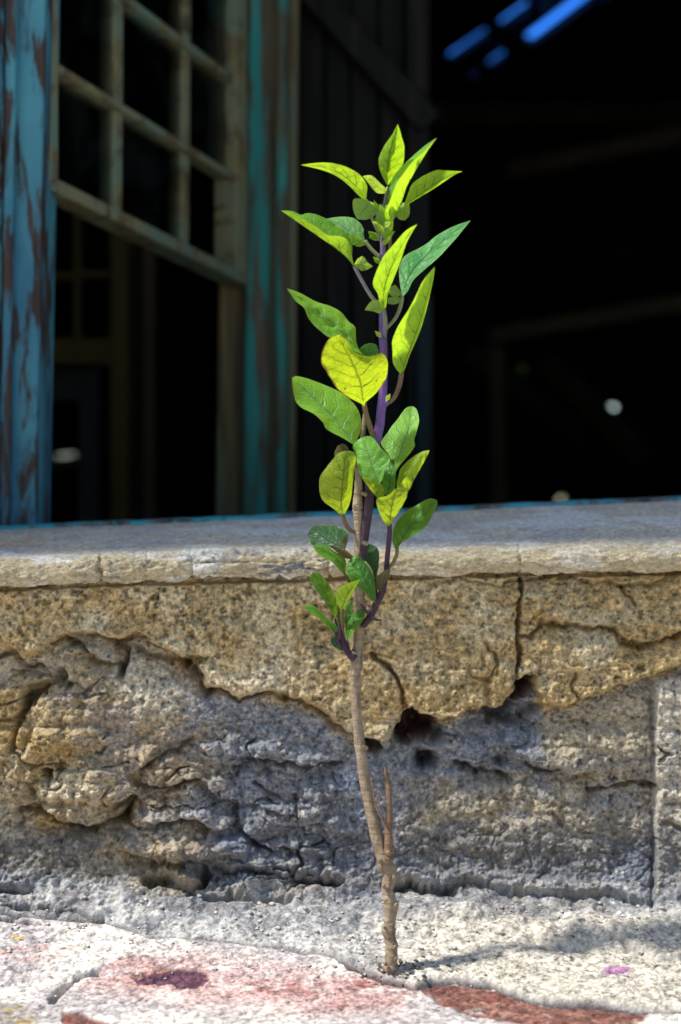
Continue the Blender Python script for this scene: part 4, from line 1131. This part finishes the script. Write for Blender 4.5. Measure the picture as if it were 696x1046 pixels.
# ---- top
leaf('young', (374, 206), (307.5, 168.5), [(368, 201), (356, 189), (344, 180), (330, 174)], [(366, 193), (350, 179), (330, 171)], [(375, 198), (374.5, 188), (366, 177), (352, 170), (337, 166.3), (322, 166.5)], d0=2, d1=14, oL=-5, oR=3, under=True,
     pet=[(374, 204, 1.7), (378, 216, 1.8), (384, 231, 1.9), (390, 242, 1.8)], pmat='mauve', arch=3)
leaf('bud', (379, 206), (365, 224), [(370, 203), (361, 204), (361, 214)], None, [(386, 210), (386, 217), (376, 224)], under=True, d0=3, d1=9, rip=1.2, blister=1)
leaf('young', (396, 190), (406.5, 126.5), [(389, 176), (387, 163), (392.5, 149.5), (401, 137)], [(396, 170), (400, 150)], [(404, 179.5), (412, 167), (413.3, 150), (411, 141)], under=True, d0=0, d1=24, oL=-4, oR=-4, arch=-2, pet=[(396, 191, 1.3), (395, 200, 1.4), (393, 212, 1.4)])
leaf('young', (399, 238), (446.5, 140.5), [(397, 222), (397, 201), (398.5, 187.5), (406, 174.5), (420, 161), (434, 149)], [(403, 222), (411, 205), (416.5, 189), (428.5, 168), (439, 151)], [(396, 228), (393, 218), (396, 211), (401, 198), (404.5, 190), (411, 179), (422, 165), (434, 154)],
     d0=3, d1=22, oL=-12, oR=9, arch=2, pet=[(399, 237, 1.9), (398.5, 248, 1.7), (398, 262, 1.6), (394, 272, 1.5)], pmat='brown')
leaf('young', (412, 212), (472.5, 175), [(417.5, 196), (422, 187), (434, 179), (446, 173.7), (458, 174.3)], [(430, 198), (448, 186)], [(418, 208), (432, 199.5), (446, 191), (463, 179.5)], under=True, d0=-2, d1=12, oL=4, oR=-4, arch=3, pet=[(412, 212, 1.6), (404, 220, 1.6), (395, 230, 1.6)], pmat='mauve')
leaf('bud', (411, 207), (414, 225), [(405, 218), (408, 224)], None, [(418, 208), (418.5, 219)], under=True, d0=-3, d1=2, rip=1, blister=.8)
leaf('bud', (396, 197), (370.5, 180), [(385, 197), (376.5, 187)], [(386, 191), (379, 184)], [(395, 193), (390, 188.5), (380, 179.5)], d0=0, d1=8, oL=-3, oR=3, pet=[(395, 197, 1.4), (396, 206, 1.4), (395, 215, 1.3)])
# tiny bud leaves at the growing tip
for (b, t_, w, mt, o_) in [((392, 236), (386, 214), 6, 'bud', 4), ((390, 243), (402, 221), 6, 'bud', 5), ((389, 240), (377, 243), 4, 'young', 5), ((391, 244), (404, 236), 3, 'young', 6), ((394, 230), (399, 205), 4, 'bud', 3), ((392, 228), (382, 204), 3.5, 'young', 2), ((388, 246), (376, 236), 4, 'pale', 6), ((393, 222), (388, 208), 3, 'bud', 7), ((391, 232), (400, 226), 3, 'bud', 8), ((390, 250), (399, 243), 2.6, 'bud', 7), ((392, 214), (401, 209), 2.6, 'bud', 5), ((388, 232), (380, 226), 2.6, 'bud', 8), ((393, 240), (385, 227), 3, 'bud', 9), ((394, 262), (401, 254), 2.4, 'bud', 6), ((389, 270), (381, 262), 2.4, 'young', 6), ((390, 345), (383, 338), 2.2, 'bud', 5), ((394, 410), (399, 402), 2.2, 'bud', 5), ((396, 216), (410, 214), 3, 'pale', 2)]:
    vx, vy = t_[0] - b[0], t_[1] - b[1]; l_ = math.hypot(vx, vy); nx, ny = -vy / l_ * w, vx / l_ * w
    mid_ = (b[0] + vx * .45, b[1] + vy * .45)
    leaf(mt, b, t_, [(mid_[0] + nx, mid_[1] + ny)], [mid_], [(mid_[0] - nx, mid_[1] - ny)], under=random.random() < .5, d0=1, d1=6, oL=3, oR=-2, rip=1.2, off=o_)
# ---- second tier
leaf('fresh', (363, 274), (287, 215), [(360, 263), (360, 250), (354, 239), (338.5, 227), (325, 220), (314.5, 217.5), (307.5, 219.5), (299, 215.8)], [(352.5, 261.5), (337, 249.7), (314.5, 234), (297, 222)], [(359.5, 262), (356.7, 248), (349, 241.5), (335, 240), (325, 233), (311, 224), (299, 218)], under=True,
     d0=2, d1=12, oL=-9, oR=7, arch=2, pet=[(362, 272, 1.9), (370, 287, 1.9), (379, 302, 2.0), (388, 313, 2.0)], pmat='mauve')
leaf('bud', (362, 270), (381, 272), [(366, 264), (371, 262), (376, 268)], None, [(368, 276), (374, 276)], d0=3, d1=6, oL=4, rip=1.5)
leaf('pale', (373, 246), (333, 223.5), [(361, 249), (354, 240), (343, 230)], [(360, 238), (346, 228)], [(372, 240), (371, 232), (363, 223.6), (349, 221.3)], d0=0, d1=-8, oL=4, oR=-6, pet=[(373, 246, 2.0), (380, 255, 1.9), (391, 265, 1.9)], pmat='green')
leaf('young', (374, 250), (357, 239), [(366, 252), (359, 248)], None, [(370, 244), (362, 239)], under=True, d0=2, d1=1)
leaf('cool', (411, 304), (481, 225), [(409, 292), (408, 277), (410, 267), (416, 260), (434, 250.5), (446, 241), (463, 231.5)], [(417, 285), (435, 262), (458, 242)], [(417, 297), (420, 290), (424, 284), (435.5, 274), (451, 260), (466.5, 243)],
     d0=-2, d1=-20, oL=-3, oR=5, arch=-3, pet=[(411, 303, 2.1), (409, 314, 2.1), (404, 325, 1.9), (396, 334, 1.9), (392, 337, 2)], pmat='green', label=None)
leaf('bud', (411, 301), (397, 297), [(406, 303), (399, 302)], None, [(408, 296), (404, 291), (400, 293)], d0=-1, d1=3, rip=1.6)
leaf('bud', (409, 304), (396, 310), [(404, 303), (397, 304)], None, [(408, 309), (402, 311)], under=True, d0=-2, d1=1)
leaf('young', (391, 318), (426.5, 229), [(388.5, 312), (386, 300), (380.7, 289), (386.5, 273), (392.5, 261), (403, 249), (415, 235.5)], [(393, 297), (399, 276), (411, 251)], [(394.5, 313), (396.5, 301), (401.5, 287), (407, 273.5), (411, 261.5), (415.5, 248), (422, 236)], under=True,
     d0=6, d1=32, oL=5, oR=-5, arch=3, pet=[(391, 314, 2.2), (393.5, 325, 2.4), (393.5, 338, 2.4), (391, 355, 2.2)], pmat='mauve')
leaf('bud', (391, 316), (372.5, 317), [(388, 320), (381, 318)], None, [(391, 310), (384, 306), (378, 309)], d0=6, d1=10, rip=1, oR=-3)
leaf('young', (410, 383), (444.5, 272), [(402, 372), (401.2, 358), (401.5, 347), (408, 331), (420, 311), (432.5, 287)], [(415, 368), (424, 345), (434, 312)], [(413.5, 378), (420, 359.6), (429, 339), (436, 315), (443, 284)], under=True,
     d0=2, d1=30, oL=7, oR=-7, arch=3, pet=[(410.5, 380, 2.6), (408, 394, 2.6), (402, 407, 2.3), (393, 413.5, 2.2)], pmat='brown')
leaf('fresh', (372, 363), (293, 294.5), [(352, 354), (337, 345), (326.5, 337), (316, 326.5), (311, 315), (302, 307)], [(356, 346), (340, 330), (318, 312)], [(367, 357), (363.6, 347), (363, 334), (356, 328), (349, 319), (338.6, 313), (323, 308), (306, 299)],
     d0=0, d1=4, oL=8, oR=-10, arch=-2, rip=.9, blister=2.6, label='puckered green leaf')
leaf('mature', (372, 363), (387, 358), [(367, 357), (376.5, 350.5), (384, 352)], None, [(378, 366), (385, 364)], d0=0, d1=3, blister=.8)
# ---- yellow leaf and middle tier
leaf('yellow', (372, 415), (347, 341.5), [(370, 413), (356, 406), (344, 397), (337, 385), (330, 373), (328, 363), (332, 352), (338.5, 344.5)], [(368, 390), (359, 368), (352, 355)], [(376, 409), (387, 399), (395.5, 384), (396.4, 368), (390, 360), (385, 363.5), (377, 364.5), (364.5, 361), (358.5, 355), (354, 347)], under=True,
     d0=10, d1=38, oL=5, oR=-8, arch=3, pet=[(371.5, 408, 2.4), (374, 422, 2.7), (378, 435, 2.7), (382.5, 449, 2.6)], pmat='brown', label='yellow leaf with browned edge')
leaf('fresh', (362, 454.5), (298.5, 386), [(347, 445.5), (333.4, 438.6), (330, 431.5), (321, 423), (307.6, 416), (301.5, 407.6), (299, 394)], [(346, 433), (330, 416), (312, 398)], [(368, 442), (369, 428), (364.5, 416), (352, 404), (337, 395.3), (318, 388), (303, 384)], d0=6, d1=2, oL=9, oR=-12, arch=-1)
leaf('fresh', (388, 495), (371, 446.5), [(375, 490), (369, 486), (365.6, 478), (364, 464), (360.5, 456.5), (365, 450)], [(383, 483), (378, 468)], [(391, 488), (393, 479), (399, 468.5), (388, 456), (383, 449), (377, 445.5)], d0=14, d1=7, oL=-2, oR=3, arch=2)
leaf('olive', (388, 510), (369, 487), [(384, 507), (377, 498)], [(381, 498)], [(393, 506), (391, 496), (382, 490)], under=True, d0=8, d1=16, oR=-3, off=2)
leaf('fresh', (403, 485), (421.5, 414.8), [(402, 474), (397, 464), (389.4, 453), (394.6, 445), (401, 435), (409, 424.5), (415, 416.5)], [(409, 463), (416.5, 443)], [(409, 475), (418, 464.7), (424, 455.6), (423, 450), (425.6, 441), (428.3, 430), (426, 418.5)], d0=-1, d1=-24, oL=-3, oR=3, arch=2, pet=[(403, 484, 1.5), (400, 498, 1.6), (398, 512, 1.6)])
leaf('mature', (396, 509), (402.3, 468), [(394, 505), (391, 496), (390.7, 485), (394.6, 476)], [(399, 490)], [(401, 504), (404.3, 493), (404, 478)], d0=11, d1=4, oL=-2, oR=4)
leaf('olive', (409, 510), (439, 459.8), [(405.5, 498), (407, 486), (411, 477), (420.5, 468), (431, 461.5)], [(418, 501), (423, 491), (429.5, 479), (436, 467)], [(406, 500), (414, 488), (423, 476.5), (432, 465)], d0=6, d1=8, oL=-8, oR=6, arch=1)
leaf('olive', (398, 538), (404, 499), [(393, 534), (387, 521.5), (384.6, 509.5), (392, 507.5), (398, 505)], [(399.5, 525), (402, 512)], [(403, 529), (410, 519), (415.5, 508), (416.6, 501), (410, 498)], under=True, d0=9, d1=20, oL=2, oR=-1, arch=3, pet=[(398, 535, 2.3), (398, 546, 2.6), (396.5, 562, 2.6), (394.8, 580, 2.7)], pmat='plum')
leaf('mature', (405, 563), (446, 510.5), [(401, 553), (401, 544), (404.5, 534), (413, 524), (424.7, 516.5), (437.6, 509.5)], [(414.6, 544.5), (423, 534.5), (435, 524)], [(409, 556), (413, 552.4), (424.7, 546), (436, 537), (443, 524), (447, 514.5)], d0=4, d1=-8, oL=-4, oR=3, pet=[(406, 560, 1.8), (405, 568, 2.0), (401, 576, 1.9), (395, 580, 2)], pmat='brown')
leaf('olive', (350.5, 527), (352.7, 460.5), [(347, 525), (338.5, 518), (328.8, 510), (326, 496), (328, 485.6), (336, 474.5), (345, 464)], [(349, 510), (351.2, 482)], [(353.5, 523), (358, 513), (360, 500), (361.7, 481.7), (364, 467.5), (361, 461.5)], under=True, d0=6, d1=16, oL=-3, oR=-5, arch=3,
     pet=[(350, 525, 1.9), (352.7, 534, 2.2), (357, 540.5, 2.2), (364, 544, 2.2)], pmat='brown', label='yellow green leaf with dark veins')
leaf('dull', (350, 472), (350, 453), [(342, 465), (345, 456)], None, [(356, 468), (355.5, 457)], d0=-3, d1=-5, under=True)
# ---- low clusters of darker leaves
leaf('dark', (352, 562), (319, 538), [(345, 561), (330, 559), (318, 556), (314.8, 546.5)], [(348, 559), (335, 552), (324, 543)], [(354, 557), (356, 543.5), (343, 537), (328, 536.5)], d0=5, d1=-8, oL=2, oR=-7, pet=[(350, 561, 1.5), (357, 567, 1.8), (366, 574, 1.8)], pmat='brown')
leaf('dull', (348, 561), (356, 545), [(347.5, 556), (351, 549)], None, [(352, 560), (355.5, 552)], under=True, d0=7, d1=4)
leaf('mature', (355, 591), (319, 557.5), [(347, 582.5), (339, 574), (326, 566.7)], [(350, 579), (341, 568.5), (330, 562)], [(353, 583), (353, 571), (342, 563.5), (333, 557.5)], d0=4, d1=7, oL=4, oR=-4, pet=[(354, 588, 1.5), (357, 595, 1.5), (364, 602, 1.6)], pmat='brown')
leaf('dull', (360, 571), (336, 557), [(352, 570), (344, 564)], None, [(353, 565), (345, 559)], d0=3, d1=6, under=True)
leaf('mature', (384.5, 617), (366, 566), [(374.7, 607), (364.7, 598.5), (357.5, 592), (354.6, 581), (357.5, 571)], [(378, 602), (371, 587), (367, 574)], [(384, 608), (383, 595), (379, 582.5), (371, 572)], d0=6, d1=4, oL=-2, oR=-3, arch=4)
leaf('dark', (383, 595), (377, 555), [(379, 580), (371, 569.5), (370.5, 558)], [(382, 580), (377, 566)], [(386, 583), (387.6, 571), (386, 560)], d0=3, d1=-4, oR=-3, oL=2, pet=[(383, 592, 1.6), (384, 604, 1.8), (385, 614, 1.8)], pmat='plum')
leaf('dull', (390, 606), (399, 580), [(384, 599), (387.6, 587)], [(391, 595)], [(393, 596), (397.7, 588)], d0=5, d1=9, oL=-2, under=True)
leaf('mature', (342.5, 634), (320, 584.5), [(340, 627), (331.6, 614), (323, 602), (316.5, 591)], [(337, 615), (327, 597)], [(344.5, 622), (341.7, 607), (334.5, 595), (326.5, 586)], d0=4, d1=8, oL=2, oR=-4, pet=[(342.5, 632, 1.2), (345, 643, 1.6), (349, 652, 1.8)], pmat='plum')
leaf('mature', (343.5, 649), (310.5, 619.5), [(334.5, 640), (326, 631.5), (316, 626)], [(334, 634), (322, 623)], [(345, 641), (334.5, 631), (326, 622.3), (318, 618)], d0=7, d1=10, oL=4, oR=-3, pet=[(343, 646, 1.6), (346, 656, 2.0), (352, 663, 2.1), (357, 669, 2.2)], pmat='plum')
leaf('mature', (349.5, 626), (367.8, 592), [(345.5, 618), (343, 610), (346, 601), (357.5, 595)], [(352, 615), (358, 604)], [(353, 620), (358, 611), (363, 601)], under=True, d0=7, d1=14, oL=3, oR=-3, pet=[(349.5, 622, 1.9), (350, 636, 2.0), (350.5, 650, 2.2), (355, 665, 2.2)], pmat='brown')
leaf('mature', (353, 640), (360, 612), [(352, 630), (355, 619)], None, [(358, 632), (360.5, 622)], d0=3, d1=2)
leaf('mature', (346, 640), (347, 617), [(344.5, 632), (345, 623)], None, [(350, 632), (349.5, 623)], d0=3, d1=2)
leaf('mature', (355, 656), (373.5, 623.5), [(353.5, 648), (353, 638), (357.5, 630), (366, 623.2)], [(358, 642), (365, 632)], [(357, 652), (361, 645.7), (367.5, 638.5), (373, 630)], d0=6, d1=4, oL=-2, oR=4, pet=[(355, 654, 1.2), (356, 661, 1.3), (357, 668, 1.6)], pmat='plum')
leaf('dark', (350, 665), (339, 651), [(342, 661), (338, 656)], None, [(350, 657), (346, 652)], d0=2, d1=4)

# ------------------------------------------------------------------ light
s_dir = Vector((-.53, -.11, .84)).normalized()      # towards the sun
sun = bpy.data.lights.new('sun', 'SUN'); sun.energy = 2.9; sun.angle = math.radians(3.2); sun.color = (1.0, .95, .86)
so = bpy.data.objects.new('sun', sun); COL.objects.link(so)
so.rotation_euler = s_dir.to_track_quat('Z', 'Y').to_euler()
w = bpy.data.worlds.new('World'); scene.world = w; w.use_nodes = True
nt = w.node_tree
for n in list(nt.nodes): nt.nodes.remove(n)
o = nt.nodes.new('ShaderNodeOutputWorld'); bg = nt.nodes.new('ShaderNodeBackground'); sk = nt.nodes.new('ShaderNodeTexSky')
sk.sky_type = 'NISHITA'; sk.sun_disc = False
sk.sun_elevation = math.asin(s_dir.z); sk.sun_rotation = math.atan2(s_dir.x, s_dir.y)
sk.altitude = 0; sk.air_density = 1.0; sk.dust_density = 0.6; sk.ozone_density = 1.4
bg.inputs[1].default_value = 0.15
nt.links.new(sk.outputs[0], bg.inputs[0]); nt.links.new(bg.outputs[0], o.inputs[0])

# ------------------------------------------------------------------ camera
cam = bpy.data.cameras.new('camera'); co = bpy.data.objects.new('camera', cam); COL.objects.link(co)
co.location = (0, 0, ZC); co.rotation_euler = (math.radians(90), 0, 0)
cam.sensor_fit = 'VERTICAL'; cam.sensor_height = 36; cam.lens = 36 * F / 1046
cam.clip_start = .01; cam.clip_end = 2000
cam.dof.use_dof = True; cam.dof.focus_distance = .735; cam.dof.aperture_fstop = 6.0
scene.camera = co
scene.view_settings.view_transform = 'Standard'; scene.view_settings.look = 'None'
scene.view_settings.exposure = 1.05; scene.view_settings.gamma = 1.0
scene.render.film_transparent = False
scene.cycles.use_denoising = True
scene.cycles.max_bounces = 8; scene.cycles.transparent_max_bounces = 12
scene.cycles.sample_clamp_indirect = 6
